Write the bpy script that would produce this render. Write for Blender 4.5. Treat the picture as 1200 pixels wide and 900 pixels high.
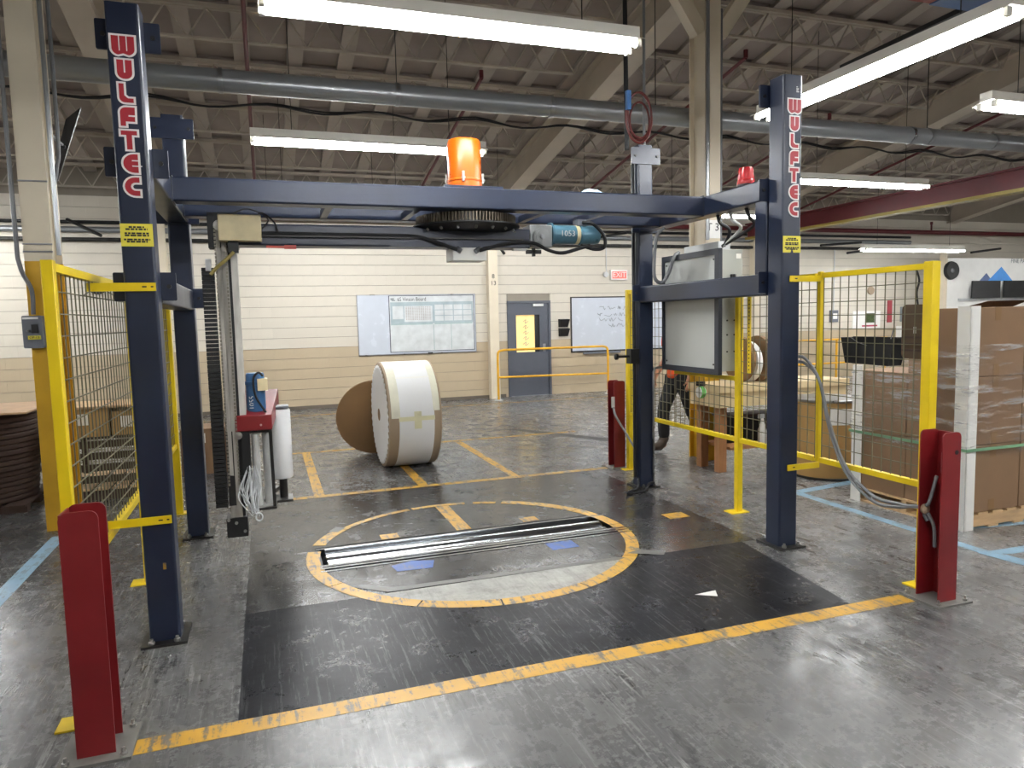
import bpy, bmesh, math, random
from mathutils import Vector, Matrix
random.seed(7)
R = math.radians
for o in list(bpy.data.objects):
    bpy.data.objects.remove(o)
sc = bpy.context.scene
COL = sc.collection

# ------------------------------------------------------------------ camera
CAM = (0.6651, -4.0742, 1.6763)
YAW, PITCH, ROLL = 0.3302, -0.0913, -0.0235
F_PX = 835.55                      # focal length in pixels of a 1200 x 900 frame
fw = Vector((math.sin(YAW) * math.cos(PITCH), math.cos(YAW) * math.cos(PITCH), math.sin(PITCH)))
rt = Vector((math.cos(YAW), -math.sin(YAW), 0))
up = rt.cross(fw)
rt2 = rt * math.cos(ROLL) + up * math.sin(ROLL)
up2 = -rt * math.sin(ROLL) + up * math.cos(ROLL)
cd = bpy.data.cameras.new('camera')
cd.sensor_fit = 'HORIZONTAL'
cd.sensor_width = 36.0
cd.lens = F_PX * 36.0 / 1200.0
cd.clip_start = 0.05
cam = bpy.data.objects.new('camera', cd)
COL.objects.link(cam)
m3 = Matrix((rt2, up2, -fw)).transposed()
cam.matrix_world = Matrix.Translation(CAM) @ m3.to_4x4()
sc.camera = cam

# ------------------------------------------------------------------ world and exposure (light comes from the fluorescent fixtures below)
w = bpy.data.worlds.new('world')
sc.world = w
w.use_nodes = True
w.node_tree.nodes['Background'].inputs[0].default_value = (0.8, 0.85, 0.9, 1)
w.node_tree.nodes['Background'].inputs[1].default_value = 0.05
TUBE_STRENGTH = 46.0
sc.view_settings.view_transform = 'Standard'
sc.view_settings.look = 'None'
sc.view_settings.gamma = 1.0
sc.view_settings.use_curve_mapping = False
sc.view_settings.exposure = 0.9

# ------------------------------------------------------------------ materials
def lin(h):
    h = h.lstrip('#')
    v = [int(h[i:i + 2], 16) / 255 for i in (0, 2, 4)]
    return tuple(x / 12.92 if x <= 0.04045 else ((x + 0.055) / 1.055) ** 2.4 for x in v)

MATS = {}
def mat(name, col, rough=0.5, metal=0.0, var=0.12, scale=6.0, bump=0.0, stretch=(1, 1, 1), emit=0.0, alpha=1.0, rvar=0.1, trans=0.0, bscale=60.0):
    if name in MATS:
        return MATS[name]
    c = lin(col) if isinstance(col, str) else col
    m = bpy.data.materials.new(name)
    m.use_nodes = True
    nt = m.node_tree
    b = nt.nodes['Principled BSDF']
    b.inputs['Metallic'].default_value = metal
    tc = nt.nodes.new('ShaderNodeTexCoord')
    mp = nt.nodes.new('ShaderNodeMapping')
    mp.inputs['Scale'].default_value = stretch
    nz = nt.nodes.new('ShaderNodeTexNoise')
    nz.inputs['Scale'].default_value = scale
    nz.inputs['Detail'].default_value = 5
    nt.links.new(tc.outputs['Object'], mp.inputs['Vector'])
    nt.links.new(mp.outputs['Vector'], nz.inputs['Vector'])
    rp = nt.nodes.new('ShaderNodeValToRGB')
    e = rp.color_ramp.elements
    e[0].position, e[1].position = 0.3, 0.7
    e[0].color = tuple(max(0, x * (1 - var)) for x in c) + (1,)
    e[1].color = tuple(min(1, x * (1 + var)) for x in c) + (1,)
    nt.links.new(nz.outputs['Fac'], rp.inputs['Fac'])
    nt.links.new(rp.outputs['Color'], b.inputs['Base Color'])
    mr = nt.nodes.new('ShaderNodeMapRange')
    mr.inputs['To Min'].default_value = max(0.02, rough - rvar)
    mr.inputs['To Max'].default_value = min(1, rough + rvar)
    nt.links.new(nz.outputs['Fac'], mr.inputs['Value'])
    nt.links.new(mr.outputs['Result'], b.inputs['Roughness'])
    if bump:
        n2 = nt.nodes.new('ShaderNodeTexNoise')
        n2.inputs['Scale'].default_value = bscale
        n2.inputs['Detail'].default_value = 4
        nt.links.new(mp.outputs['Vector'], n2.inputs['Vector'])
        bp = nt.nodes.new('ShaderNodeBump')
        bp.inputs['Strength'].default_value = bump
        bp.inputs['Distance'].default_value = 0.01
        nt.links.new(n2.outputs['Fac'], bp.inputs['Height'])
        nt.links.new(bp.outputs['Normal'], b.inputs['Normal'])
    if emit:
        b.inputs['Emission Color'].default_value = c + (1,)
        b.inputs['Emission Strength'].default_value = emit
    b.inputs['Alpha'].default_value = alpha
    b.inputs['Transmission Weight'].default_value = trans
    MATS[name] = m
    return m

def nodes_of(name):
    m = bpy.data.materials.new(name)
    m.use_nodes = True
    nt = m.node_tree
    return m, nt, nt.nodes['Principled BSDF']

def noise(nt, vec, scale, detail=5.0, rough=0.55, mapping=None, rot=(0, 0, 0)):
    if mapping is not None:
        mp = nt.nodes.new('ShaderNodeMapping')
        mp.inputs['Scale'].default_value = mapping
        mp.inputs['Rotation'].default_value = rot
        nt.links.new(vec, mp.inputs['Vector'])
        vec = mp.outputs['Vector']
    n = nt.nodes.new('ShaderNodeTexNoise')
    n.inputs['Scale'].default_value = scale
    n.inputs['Detail'].default_value = detail
    n.inputs['Roughness'].default_value = rough
    nt.links.new(vec, n.inputs['Vector'])
    return n.outputs['Fac']

def ramp(nt, fac, stops):
    r = nt.nodes.new('ShaderNodeValToRGB')
    els = r.color_ramp.elements
    while len(els) < len(stops):
        els.new(0.5)
    for el, (p, c) in zip(els, stops):
        el.position = p
        el.color = (c, c, c, 1) if isinstance(c, (int, float)) else tuple(c) + (1,)
    nt.links.new(fac, r.inputs['Fac'])
    return r.outputs['Color']

def mix(nt, fac, a, b, mode='MIX'):
    n = nt.nodes.new('ShaderNodeMix')
    n.data_type = 'RGBA'
    n.blend_type = mode
    if isinstance(fac, (int, float)):
        n.inputs[0].default_value = fac
    else:
        nt.links.new(fac, n.inputs[0])
    for i, v in ((6, a), (7, b)):
        if isinstance(v, tuple):
            n.inputs[i].default_value = v + (1,)
        else:
            nt.links.new(v, n.inputs[i])
    return n.outputs[2]

def bump(nt, b, h, strength, dist=0.004):
    n = nt.nodes.new('ShaderNodeBump')
    n.inputs['Strength'].default_value = strength
    n.inputs['Distance'].default_value = dist
    nt.links.new(h, n.inputs['Height'])
    nt.links.new(n.outputs['Normal'], b.inputs['Normal'])

def floor_mat(name, dark, light, scratch, rough_lo, rough_hi, scuff=0.5, spec=0.5, clean_x=None):
    m, nt, b = nodes_of(name)
    b.inputs['Specular IOR Level'].default_value = spec
    pos = nt.nodes.new('ShaderNodeNewGeometry').outputs['Position']
    big = noise(nt, pos, 0.55, 6, 0.6)
    mid = noise(nt, pos, 4.5, 12, 0.72)
    st1 = noise(nt, pos, 1.0, 10, 0.74, (12, 2.2, 1), (0, 0, R(16)))
    st2 = noise(nt, pos, 1.0, 10, 0.78, (46, 2.2, 1), (0, 0, R(-7)))
    st3 = noise(nt, pos, 1.0, 10, 0.78, (60, 4.0, 1), (0, 0, R(28)))
    fine = noise(nt, pos, 26, 10, 0.8)
    base = mix(nt, ramp(nt, big, [(0.34, 0.0), (0.66, 1.0)]), dark, light)
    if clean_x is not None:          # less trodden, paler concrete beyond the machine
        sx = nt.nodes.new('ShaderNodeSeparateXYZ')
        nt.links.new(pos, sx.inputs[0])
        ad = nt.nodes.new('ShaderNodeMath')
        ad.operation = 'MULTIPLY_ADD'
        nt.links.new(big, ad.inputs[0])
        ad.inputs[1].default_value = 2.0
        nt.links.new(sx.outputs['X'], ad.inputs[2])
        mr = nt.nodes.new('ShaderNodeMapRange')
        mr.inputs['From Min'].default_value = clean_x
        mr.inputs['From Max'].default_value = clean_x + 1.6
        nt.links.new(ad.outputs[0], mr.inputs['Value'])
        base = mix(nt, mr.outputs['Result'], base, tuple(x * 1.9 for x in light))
    mul = nt.nodes.new('ShaderNodeVectorMath')
    mul.operation = 'MULTIPLY'
    nt.links.new(base, mul.inputs[0])
    nt.links.new(ramp(nt, mid, [(0.30, 1.25), (0.50, 1.0), (0.68, 0.55)]), mul.inputs[1])
    base = mul.outputs[0]
    patch = ramp(nt, noise(nt, pos, 0.9, 3, 0.5, (1, 1, 1), (0.3, 0.2, 0.5)), [(0.38, 0.25), (0.60, 1.0)])
    def masked(fac):
        return mix(nt, 1.0, fac, patch, 'MULTIPLY')
    base = mix(nt, masked(ramp(nt, st1, [(0.53, 0.0), (0.58, scuff)])), base, tuple(x * 0.45 for x in dark))
    base = mix(nt, masked(ramp(nt, st2, [(0.545, 0.0), (0.585, scuff)])), base, scratch)
    base = mix(nt, masked(ramp(nt, st3, [(0.54, 0.0), (0.575, scuff)])), base, tuple(x * 0.35 for x in dark))
    base = mix(nt, 0.6, base, mix(nt, fine, (0.1, 0.1, 0.1), (0.95, 0.95, 0.95)), 'SOFT_LIGHT')
    nt.links.new(base, b.inputs['Base Color'])
    rr = mix(nt, ramp(nt, mid, [(0.36, 0.0), (0.62, 1.0)]), (rough_lo,) * 3, (rough_hi,) * 3)
    rr = mix(nt, ramp(nt, fine, [(0.45, 0.0), (0.6, 0.6)]), rr, (rough_hi,) * 3)
    nt.links.new(rr, b.inputs['Roughness'])
    hh = mix(nt, 0.5, mix(nt, 0.4, mid, st2), mix(nt, 0.4, fine, st3))
    bump(nt, b, hh, 0.26, 0.003)
    MATS[name] = m
    return m

def tape_mat(name, col, wear=0.5, under=(0.10, 0.095, 0.09)):
    m, nt, b = nodes_of(name)
    pos = nt.nodes.new('ShaderNodeNewGeometry').outputs['Position']
    a = noise(nt, pos, 9, 9, 0.75)
    s = noise(nt, pos, 1.0, 9, 0.75, (30, 3, 1), (0, 0, R(-9)))
    f = mix(nt, 0.5, a, s)
    c = lin(col)
    base = mix(nt, noise(nt, pos, 3, 4), tuple(x * 0.8 for x in c), c)
    base = mix(nt, ramp(nt, f, [(0.505, 0.0), (0.555, wear)]), base, under)
    nt.links.new(base, b.inputs['Base Color'])
    b.inputs['Roughness'].default_value = 0.42
    MATS[name] = m
    return m

NAVY = mat('navy_enamel', (0.0105, 0.017, 0.040), 0.33, 0, 0.2, 3.0, 0.03, rvar=0.08)
NAVYD = mat('dark_blue_grey_frame', (0.020, 0.025, 0.037), 0.4)
YEL = mat('yellow_enamel', '#e2c414', 0.38, 0, 0.1, 4)
YELD = mat('ochre_column_paint', '#c79a1c', 0.5, 0, 0.14, 3)
RED = mat('red_enamel', (0.17, 0.009, 0.011), 0.38, 0, 0.15, 4)
REDP = mat('dark_red_pipe_paint', (0.11, 0.009, 0.014), 0.45)
BEIGE = mat('beige_steel_paint', '#d6cbb5', 0.5, 0, 0.06, 2)
CREAM = mat('cream_block_paint', '#cbc4b6', 0.6, 0, 0.05, 1.7, 0.12)
TAN = mat('tan_block_paint', '#b3a389', 0.6, 0, 0.06, 1.7, 0.12)
JOINT = mat('mortar_paint', '#8a8276', 0.8, 0, 0.05)
DECK = mat('roof_deck_panel', '#958a83', 0.85, 0, 0.13, 2.2, 0.1)
STRIP = mat('roof_deck_strip', '#aca298', 0.8, 0, 0.1, 2.0)
JOISTM = mat('joist_paint', '#aba193', 0.6, 0, 0.15, 3.0)
GIRD = mat('girder_paint', '#bdb2a3', 0.6, 0, 0.1, 1.5)
GALV = mat('galvanised_sheet', '#8f9294', 0.3, 0.55, 0.06, 1.4, stretch=(0.4, 1, 1), rvar=0.04)
STEEL = mat('bare_steel', '#9a9ca0', 0.3, 1.0, 0.2, 5)
CHROME = mat('polished_roller_steel', '#b9bcc0', 0.17, 1.0, 0.03, 1, rvar=0.01, stretch=(0.1, 1, 1))
BOLT = mat('zinc_bolt', '#b9b8b4', 0.35, 1.0, 0.1)
BLACK = mat('black_plastic', '#0c0d0f', 0.5)
RUBBER = mat('black_rubber', '#15161a', 0.6)
DKST = mat('dark_oily_steel', '#3b3a39', 0.4, 0.7, 0.4, 4, stretch=(3, 3, 0.6))
MASTG = mat('worn_grey_mast_steel', '#a39f98', 0.38, 0.2, 0.35, 5, stretch=(3, 3, 0.5))
SILV = mat('silver_mast_edge', '#c4c1ba', 0.4, 0.15, 0.2, 6, stretch=(3, 3, 0.7))
GREY = mat('grey_cabinet_paint', '#a0a29b', 0.4, 0, 0.06, 2)
GREYL = mat('light_grey_plastic', '#c4c6c6', 0.45)
GREYD = mat('mid_grey_box_paint', '#6a6e76', 0.45)
WHITE = mat('white_paint', '#e9e8e4', 0.5, 0, 0.03)
PAPER = mat('white_wrap_paper', '#e6e7e8', 0.42, 0, 0.03, 3, 0.05)
KRAFT = mat('kraft_board', '#7d5f3d', 0.75, 0, 0.1, 3)
KRAFTL = mat('light_kraft_board', '#9a8770', 0.75, 0, 0.08, 3)
CARD = mat('cardboard_carton', '#7f6349', 0.75, 0, 0.08, 3, 0.05)
CARD2 = mat('tan_fibre_drum', '#a98550', 0.65, 0, 0.1, 3)
BRND = mat('dark_brown_board', '#3e2d26', 0.8, 0, 0.2, 5)
WOOD = mat('pine_wood', '#c2a27a', 0.7, 0, 0.18, 4, 0.1, stretch=(1, 6, 6))
WOODR = mat('red_brown_timber', '#9a6a42', 0.7, 0, 0.2, 4, stretch=(6, 6, 1))
BOARD = mat('whiteboard_enamel', '#c3c9d3', 0.25, 0, 0.02)
ORANGE = mat('orange_enamel', '#cf5d0a', 0.3, 0, 0.05)
BLUEM = mat('blue_motor_enamel', '#2f5a86', 0.4, 0, 0.15, 10)
TEAL = mat('teal_motor_enamel', '#4d7486', 0.3, 0.1, 0.2, 10)
CREAMBOX = mat('cream_box_paint', '#d3c49c', 0.5, 0, 0.12, 8)
HOSE = mat('grey_conduit_hose', '#6b6d70', 0.5)
INK = mat('black_ink', '#1a1a1c', 0.6)
INKG = mat('grey_ink', '#7f8688', 0.6)
WULFR = mat('red_lettering', '#a8212e', 0.4, 0, 0.03)
WULFW = mat('white_lettering', '#e8e2de', 0.4, 0, 0.03)
LABY = mat('yellow_label_film', '#dccf45', 0.45, 0, 0.06)
DOORM = mat('slate_door_paint', '#4e525c', 0.45, 0, 0.05)
FILM = mat('grey_film_roller', '#b4b5b3', 0.4, 0.1, 0.15, 8)
CONC2 = floor_mat('pale_concrete', (0.20, 0.20, 0.185), (0.30, 0.295, 0.275), (0.33, 0.33, 0.31), 0.35, 0.55, 0.35)
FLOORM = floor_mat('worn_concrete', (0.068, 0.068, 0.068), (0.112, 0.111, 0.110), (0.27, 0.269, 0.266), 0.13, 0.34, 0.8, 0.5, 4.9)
MATM = floor_mat('black_floor_coating', (0.0075, 0.008, 0.0105), (0.014, 0.0145, 0.018), (0.16, 0.16, 0.16), 0.22, 0.36, 0.38, 0.08)
MATM2 = floor_mat('charcoal_floor_coating', (0.022, 0.022, 0.023), (0.042, 0.0415, 0.041), (0.14, 0.14, 0.14), 0.12, 0.30, 0.5, 0.4)
TAPEY = tape_mat('yellow_floor_paint', '#c0922c', 0.95)
TAPEB = tape_mat('blue_floor_tape', '#8fb2c9', 0.6)
TAPEG = tape_mat('grey_floor_tape', '#5d5c59', 0.4)
BLUEP = tape_mat('blue_floor_patch', '#1b4f9c', 0.55)
EMIT = mat('fluorescent_tube', (0.965, 0.985, 1.0), 0.5, emit=TUBE_STRENGTH)
HOUS = mat('white_fixture_enamel', '#dcd9cf', 0.5, 0, 0.03)
EXITR = mat('lit_exit_face', (1.0, 0.10, 0.08), 0.5, emit=0.55)
WINLIT = mat('lit_room_behind_glass', (0.9, 0.66, 0.27), 0.6, emit=0.28)
BEACON = mat('red_beacon_plastic', (0.55, 0.01, 0.015), 0.25, trans=0.3)
WRAP, _nt, _b = nodes_of('clear_stretch_film')
_pos = _nt.nodes.new('ShaderNodeNewGeometry').outputs['Position']
_f = noise(_nt, _pos, 1.0, 8, 0.7, (2, 2, 16), (R(12), R(8), 0))
_nt.links.new(ramp(_nt, _f, [(0.50, 0.02), (0.60, 0.40)]), _b.inputs['Alpha'])
_b.inputs['Base Color'].default_value = (0.8, 0.8, 0.8, 1)
_b.inputs['Roughness'].default_value = 0.18
bump(_nt, _b, _f, 0.6, 0.02)

# ------------------------------------------------------------------ mesh helpers
BASE = {}
class MB:
    def __init__(s):
        s.v, s.f = [], []
    def add(s, vs, fs):
        n = len(s.v)
        s.v += [tuple(v) for v in vs]
        s.f += [tuple(i + n for i in f) for f in fs]
        return s
    def box(s, x0, x1, y0, y1, z0, z1):
        return s.add([(x0, y0, z0), (x1, y0, z0), (x1, y1, z0), (x0, y1, z0), (x0, y0, z1), (x1, y0, z1), (x1, y1, z1), (x0, y1, z1)],
                     [(0, 3, 2, 1), (4, 5, 6, 7), (0, 1, 5, 4), (1, 2, 6, 5), (2, 3, 7, 6), (3, 0, 4, 7)])
    def prism(s, prof, axis, a, b):
        def P(p, t):
            return {'z': (p[0], p[1], t), 'x': (t, p[0], p[1]), 'y': (p[0], t, p[1])}[axis]
        n = len(prof)
        s.flat = True
        vs = [P(p, a) for p in prof] + [P(p, b) for p in prof]
        return s.add(vs, [tuple(range(n - 1, -1, -1)), tuple(range(n, 2 * n))] + [(i, (i + 1) % n, n + (i + 1) % n, n + i) for i in range(n)])
    def bar(s, p0, p1, w, h=None):
        h = h or w
        p0, p1 = Vector(p0), Vector(p1)
        d = (p1 - p0).normalized()
        a = d.cross(Vector((0, 0, 1)))
        if a.length < 1e-3:
            a = Vector((1, 0, 0))
        a.normalize()
        c = a.cross(d).normalized()
        vs = []
        for p in (p0, p1):
            for i, j in ((-1, -1), (1, -1), (1, 1), (-1, 1)):
                vs.append(p + a * (i * w / 2) + c * (j * h / 2))
        return s.add(vs, [(0, 1, 2, 3), (7, 6, 5, 4), (0, 4, 5, 1), (1, 5, 6, 2), (2, 6, 7, 3), (3, 7, 4, 0)])
    def tube(s, path, r, n=8, caps=True):
        path = [Vector(p) for p in path]
        rs = r if isinstance(r, (list, tuple)) else [r] * len(path)
        rings = []
        prev = None
        for i, p in enumerate(path):
            d = (path[min(i + 1, len(path) - 1)] - path[max(i - 1, 0)]).normalized()
            if prev is None:
                a = d.cross(Vector((0, 0, 1)))
                if a.length < 1e-2:
                    a = d.cross(Vector((1, 0, 0)))
            else:
                a = prev - d * prev.dot(d)
            a.normalize()
            prev = a
            c = d.cross(a)
            rings.append([p + (a * math.cos(t) + c * math.sin(t)) * rs[i] for t in [2 * math.pi * k / n for k in range(n)]])
        vs = [v for g in rings for v in g]
        fs = []
        for i in range(len(rings) - 1):
            for k in range(n):
                fs.append((i * n + k, i * n + (k + 1) % n, (i + 1) * n + (k + 1) % n, (i + 1) * n + k))
        if caps:
            fs += [tuple(range(n - 1, -1, -1)), tuple((len(rings) - 1) * n + k for k in range(n))]
        return s.add(vs, fs)
    def cyl(s, p0, p1, r, n=16):
        return s.tube([p0, p1], r, n)
    def lathe(s, prof, c, axis='z', n=32):
        # prof: (radius, along)
        vs, fs = [], []
        for (r, t) in prof:
            for k in range(n):
                a = 2 * math.pi * k / n
                u, v = r * math.cos(a), r * math.sin(a)
                vs.append({'z': (c[0] + u, c[1] + v, c[2] + t), 'x': (c[0] + t, c[1] + u, c[2] + v), 'y': (c[0] + u, c[1] + t, c[2] + v)}[axis])
        for i in range(len(prof) - 1):
            for k in range(n):
                fs.append((i * n + k, i * n + (k + 1) % n, (i + 1) * n + (k + 1) % n, (i + 1) * n + k))
        fs += [tuple(range(n - 1, -1, -1)), tuple((len(prof) - 1) * n + k for k in range(n))]
        return s.add(vs, fs)
    def mesh(s, name, m, off=(0, 0, 0), smooth=True):
        me = bpy.data.meshes.new(name)
        me.from_pydata([(v[0] - off[0], v[1] - off[1], v[2] - off[2]) for v in s.v], [], s.f)
        bm = bmesh.new()
        bm.from_mesh(me)
        bmesh.ops.recalc_face_normals(bm, faces=bm.faces)
        bm.to_mesh(me)
        bm.free()
        if smooth:
            me.polygons.foreach_set('use_smooth', [True] * len(me.polygons))
            me.set_sharp_from_angle(angle=R(38))
        if m:
            me.materials.append(m)
        return me
    def build(s, name, m, parent=None, base=None, local=False, bevel=0.0, smooth=True):
        if getattr(s, 'flat', False): smooth = False
        if parent is not None:
            off = (0, 0, 0) if local else BASE.get(parent.name, (0, 0, 0))
        else:
            if base is None:
                xs, ys, zs = zip(*s.v)
                base = ((min(xs) + max(xs)) / 2, (min(ys) + max(ys)) / 2, min(zs))
            off = base
        me = s.mesh(name, m, off, smooth)
        o = bpy.data.objects.new(name, me)
        COL.objects.link(o)
        if parent is not None:
            o.parent = parent
            BASE[o.name] = off
        else:
            o.location = base
            BASE[o.name] = tuple(base)
        if bevel:
            b = o.modifiers.new('bevel', 'BEVEL')
            b.width = bevel
            b.segments = 2
            b.limit_method = 'ANGLE'
        return o

def box(*a):
    return MB().box(*a)
def thing(name, label, cat, loc=(0, 0, 0), rz=0.0, group=None):
    o = bpy.data.objects.new(name, None)
    COL.objects.link(o)
    o.empty_display_size = 0.1
    o.location = loc
    o.rotation_euler = (0, 0, rz)
    BASE[o.name] = tuple(loc)
    return tag(o, label, cat, group)
def tag(o, label=None, cat=None, group=None, kind=None):
    if label: o['label'] = label
    if cat: o['category'] = cat
    if group: o['group'] = group
    if kind: o['kind'] = kind
    return o
def struct(o, label=None):
    o['kind'] = 'structure'
    if label: o['label'] = label
    return o
def copy_tree(o, parent=None):
    c = o.copy()
    COL.objects.link(c)
    c.parent = parent
    for ch in list(o.children):
        copy_tree(ch, c)
    return c
def rrect(x0, x1, y0, y1, r, n=4):
    pts = []
    for cx, cy, a0 in ((x1 - r, y0 + r, -90), (x1 - r, y1 - r, 0), (x0 + r, y1 - r, 90), (x0 + r, y0 + r, 180)):
        for k in range(n + 1):
            a = R(a0 + 90 * k / n)
            pts.append((cx + r * math.cos(a), cy + r * math.sin(a)))
    return pts
def spline(pts, n=6):
    P = [Vector(p) for p in pts]
    P = [P[0] * 2 - P[1]] + P + [P[-1] * 2 - P[-2]]
    out = []
    for i in range(1, len(P) - 2):
        for k in range(n):
            t = k / n
            a, b, c, d = P[i - 1], P[i], P[i + 1], P[i + 2]
            out.append(0.5 * ((2 * b) + (c - a) * t + (2 * a - 5 * b + 4 * c - d) * t * t + (3 * b - a - 3 * c + d) * t ** 3))
    out.append(P[-2])
    return out
def text(name, body, size, m, parent, world_loc, rot=(R(90), 0, 0), align='CENTER', offset=0.0, sx=1.0):
    cu = bpy.data.curves.new(name, 'FONT')
    cu.body = body
    cu.size = size
    cu.align_x = align
    cu.align_y = 'CENTER'
    cu.extrude = 0.0006
    cu.offset = offset
    cu.resolution_u = 2
    cu.materials.append(m)
    tmp = bpy.data.objects.new(name, cu)
    COL.objects.link(tmp)
    dg = bpy.context.evaluated_depsgraph_get()
    me = bpy.data.meshes.new_from_object(tmp.evaluated_get(dg))
    bpy.data.objects.remove(tmp)
    me.name = name
    if not me.materials: me.materials.append(m)
    o = bpy.data.objects.new(name, me)
    COL.objects.link(o)
    o.parent = parent
    b = BASE.get(parent.name, (0, 0, 0))
    o.location = tuple(world_loc[i] - b[i] for i in range(3))
    o.rotation_euler = rot
    o.scale = (sx, 1, 1)
    return o

# ================================================================== THE SETTING
YB = 10.4                                   # back wall
X0, X1, YF = -9.0, 22.0, -11.0
DX0, DX1, DZ = 5.54, 6.53, 2.05             # door opening in the back wall
PIT = (0.93, 3.30, 0.77, 1.33)              # pit of the roll turner in the floor
def zdeck(y):
    return 5.80 - 0.18 * (y - 3.0) if y > -4.4 else 5.80 + 0.18 * 7.4 - 0.18 * (-4.4 - y)

fl = MB()
px0, px1, py0, py1 = PIT
for (a, b, c, d) in ((X0, px0, YF, YB + .2), (px1, X1, YF, YB + .2), (px0, px1, YF, py0), (px0, px1, py1, YB + .2)):
    fl.add([(a, c, 0), (b, c, 0), (b, d, 0), (a, d, 0)], [(0, 1, 2, 3)])
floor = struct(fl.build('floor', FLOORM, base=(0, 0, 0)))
pit = MB()
pit.add([(px0, py0, 0), (px1, py0, 0), (px1, py1, 0), (px0, py1, 0), (px0, py0, -.25), (px1, py0, -.25), (px1, py1, -.25), (px0, py1, -.25)],
        [(4, 5, 6, 7), (0, 1, 5, 4), (1, 2, 6, 5), (2, 3, 7, 6), (3, 0, 4, 7)])
pit.build('pit_lining', BLACK, floor, smooth=False)

wl = MB()
wl.box(X0, DX0, YB, YB + .2, 0, 4.6).box(DX1, X1, YB, YB + .2, 0, 4.6).box(DX0, DX1, YB, YB + .2, DZ, 4.6)
wall_back = struct(wl.build('wall_back', JOINT, base=(0, YB, 0)))
struct(box(X0 - .2, X0, YF, YB + .2, 0, 7.3).build('wall_left', CREAM))
struct(box(X1, X1 + .2, YF, YB + .2, 0, 7.3).build('wall_right', CREAM))
struct(box(X0, X1, YF - .2, YF, 0, 7.3).build('wall_front', CREAM))

# back wall: painted concrete blocks in running bond, 0.4 x 0.2 m
BLK = {}
def block_mesh(wid, m):
    k = (round(wid, 3), m.name)
    if k not in BLK:
        BLK[k] = MB().box(-wid / 2 + .0004, wid / 2 - .0004, -.022, .004, .004, .196).mesh('block', m, smooth=False)
    return BLK[k]
rest = {'c': MB(), 't': MB()}
n_blk = 0
for row in range(20):
    z = row * 0.2
    x = X0 + (0.2 if row % 2 else 0.0)
    while x < X1 - .3:
        a, b = x, x + 0.4
        x += 0.4
        if z < DZ - .01:
            if a >= DX0 - .01 and b <= DX1 + .01: continue
            if a < DX0 < b: b = DX0
            if a < DX1 < b: a = DX1
            if b - a < .02: continue
        m = TAN if row < 6 else CREAM
        cx = (a + b) / 2
        if 0.8 <= cx <= 8.3 and row < 16 and n_blk < 299:
            o = bpy.data.objects.new('block', block_mesh(b - a, m))
            COL.objects.link(o)
            o.parent = wall_back
            o.location = (cx, -0.003, z)
            n_blk += 1
        else:
            rest['t' if row < 6 else 'c'].box(a + .0004, b - .0004, YB - .025, YB, z + .004, z + .196)
tag(rest['c'].build('cream_blocks', CREAM, wall_back, smooth=False), kind='stuff')
tag(rest['t'].build('tan_blocks', TAN, wall_back, smooth=False), kind='stuff')
struct(box(X0, DX0 - .06, YB - .034, YB - .02, 0, .07).build('baseboard_back', mat('dark_base_strip', '#5b5348', 0.7)))

# door in the back wall
dr = thing('door_1', 'slate grey steel door with a narrow lit window in the block wall', 'door', ((DX0 + DX1) / 2, YB, 0))
struct(dr)
fr = MB().box(DX0, DX0 + .05, YB - .06, YB + .1, 0, DZ).box(DX1 - .05, DX1, YB - .06, YB + .1, 0, DZ).box(DX0 + .05, DX1 - .05, YB - .06, YB + .1, DZ - .05, DZ)
fr.build('door_frame', DOORM, dr)
lf = MB()
a, b = DX0 + .055, DX1 - .055
wa, wb, za, zb = DX0 + .20, DX0 + .74, .95, 1.75
lf.box(a, wa, YB - .03, YB + .02, .01, DZ - .055).box(wb, b, YB - .03, YB + .02, .01, DZ - .055).box(wa, wb, YB - .03, YB + .02, .01, za).box(wa, wb, YB - .03, YB + .02, zb, DZ - .055)
leaf = lf.build('door_leaf', DOORM, dr)
box(wa, wb - .10, YB + .02, YB + .03, za, zb).build('lit_pane', WINLIT, leaf)
box(wb - .10, wb, YB + .0, YB + .03, za, zb).build('dark_pane', BLACK, leaf)
sq = MB()
for k, zz in enumerate((1.60, 1.48, 1.36, 1.24, 1.12)):
    sq.tube(spline([(wa + .17, YB + .012, zz), (wa + .24, YB + .012, zz + .05), (wa + .22, YB + .012, zz - .03), (wa + .30, YB + .012, zz + .02)], 4), .006, 5)
sq.build('window_writing', INKG, leaf)
MB().box(b - .35, b - .12, YB - .09, YB - .03, 1.93, 1.985).build('door_closer', GREYL, leaf)
MB().box(b - .13, b - .07, YB - .045, YB - .03, .95, 1.12).cyl((b - .10, YB - .045, 1.02), (b - .10, YB - .09, 1.02), .012).bar((b - .10, YB - .085, 1.02), (b - .22, YB - .085, 1.02), .018).build('door_handle', STEEL, leaf)
box(DX0 + .05, DX1 - .05, YB - .05, YB - .01, 0.0, .014).build('threshold', STEEL, dr)

# pilaster columns on the back wall
def pilaster(x, name_label):
    o = box(x - .10, x + .10, YB - .20, YB - .026, 0, 3.75).build('wall_column', BEIGE)
    return tag(o, name_label, 'column')
pc = pilaster(5.2, 'beige wall column with black stencilled digits beside slate door')
text('stencil_digit', '8', .13, INK, pc, (5.2, YB - .202, 2.56))
text('stencil_digit', '13', .13, INK, pc, (5.2, YB - .202, 2.42))
tag(box(11.7, 11.9, YB - .2, YB - .026, 0, 3.75).build('wall_column', BEIGE), 'plain beige wall column beyond the grey machine cabinet', 'column')
tag(box(-1.15, -.95, YB - .2, YB - .026, 0, 3.75).build('wall_column', BEIGE), 'plain beige wall column behind the yellow based column', 'column')

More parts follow.
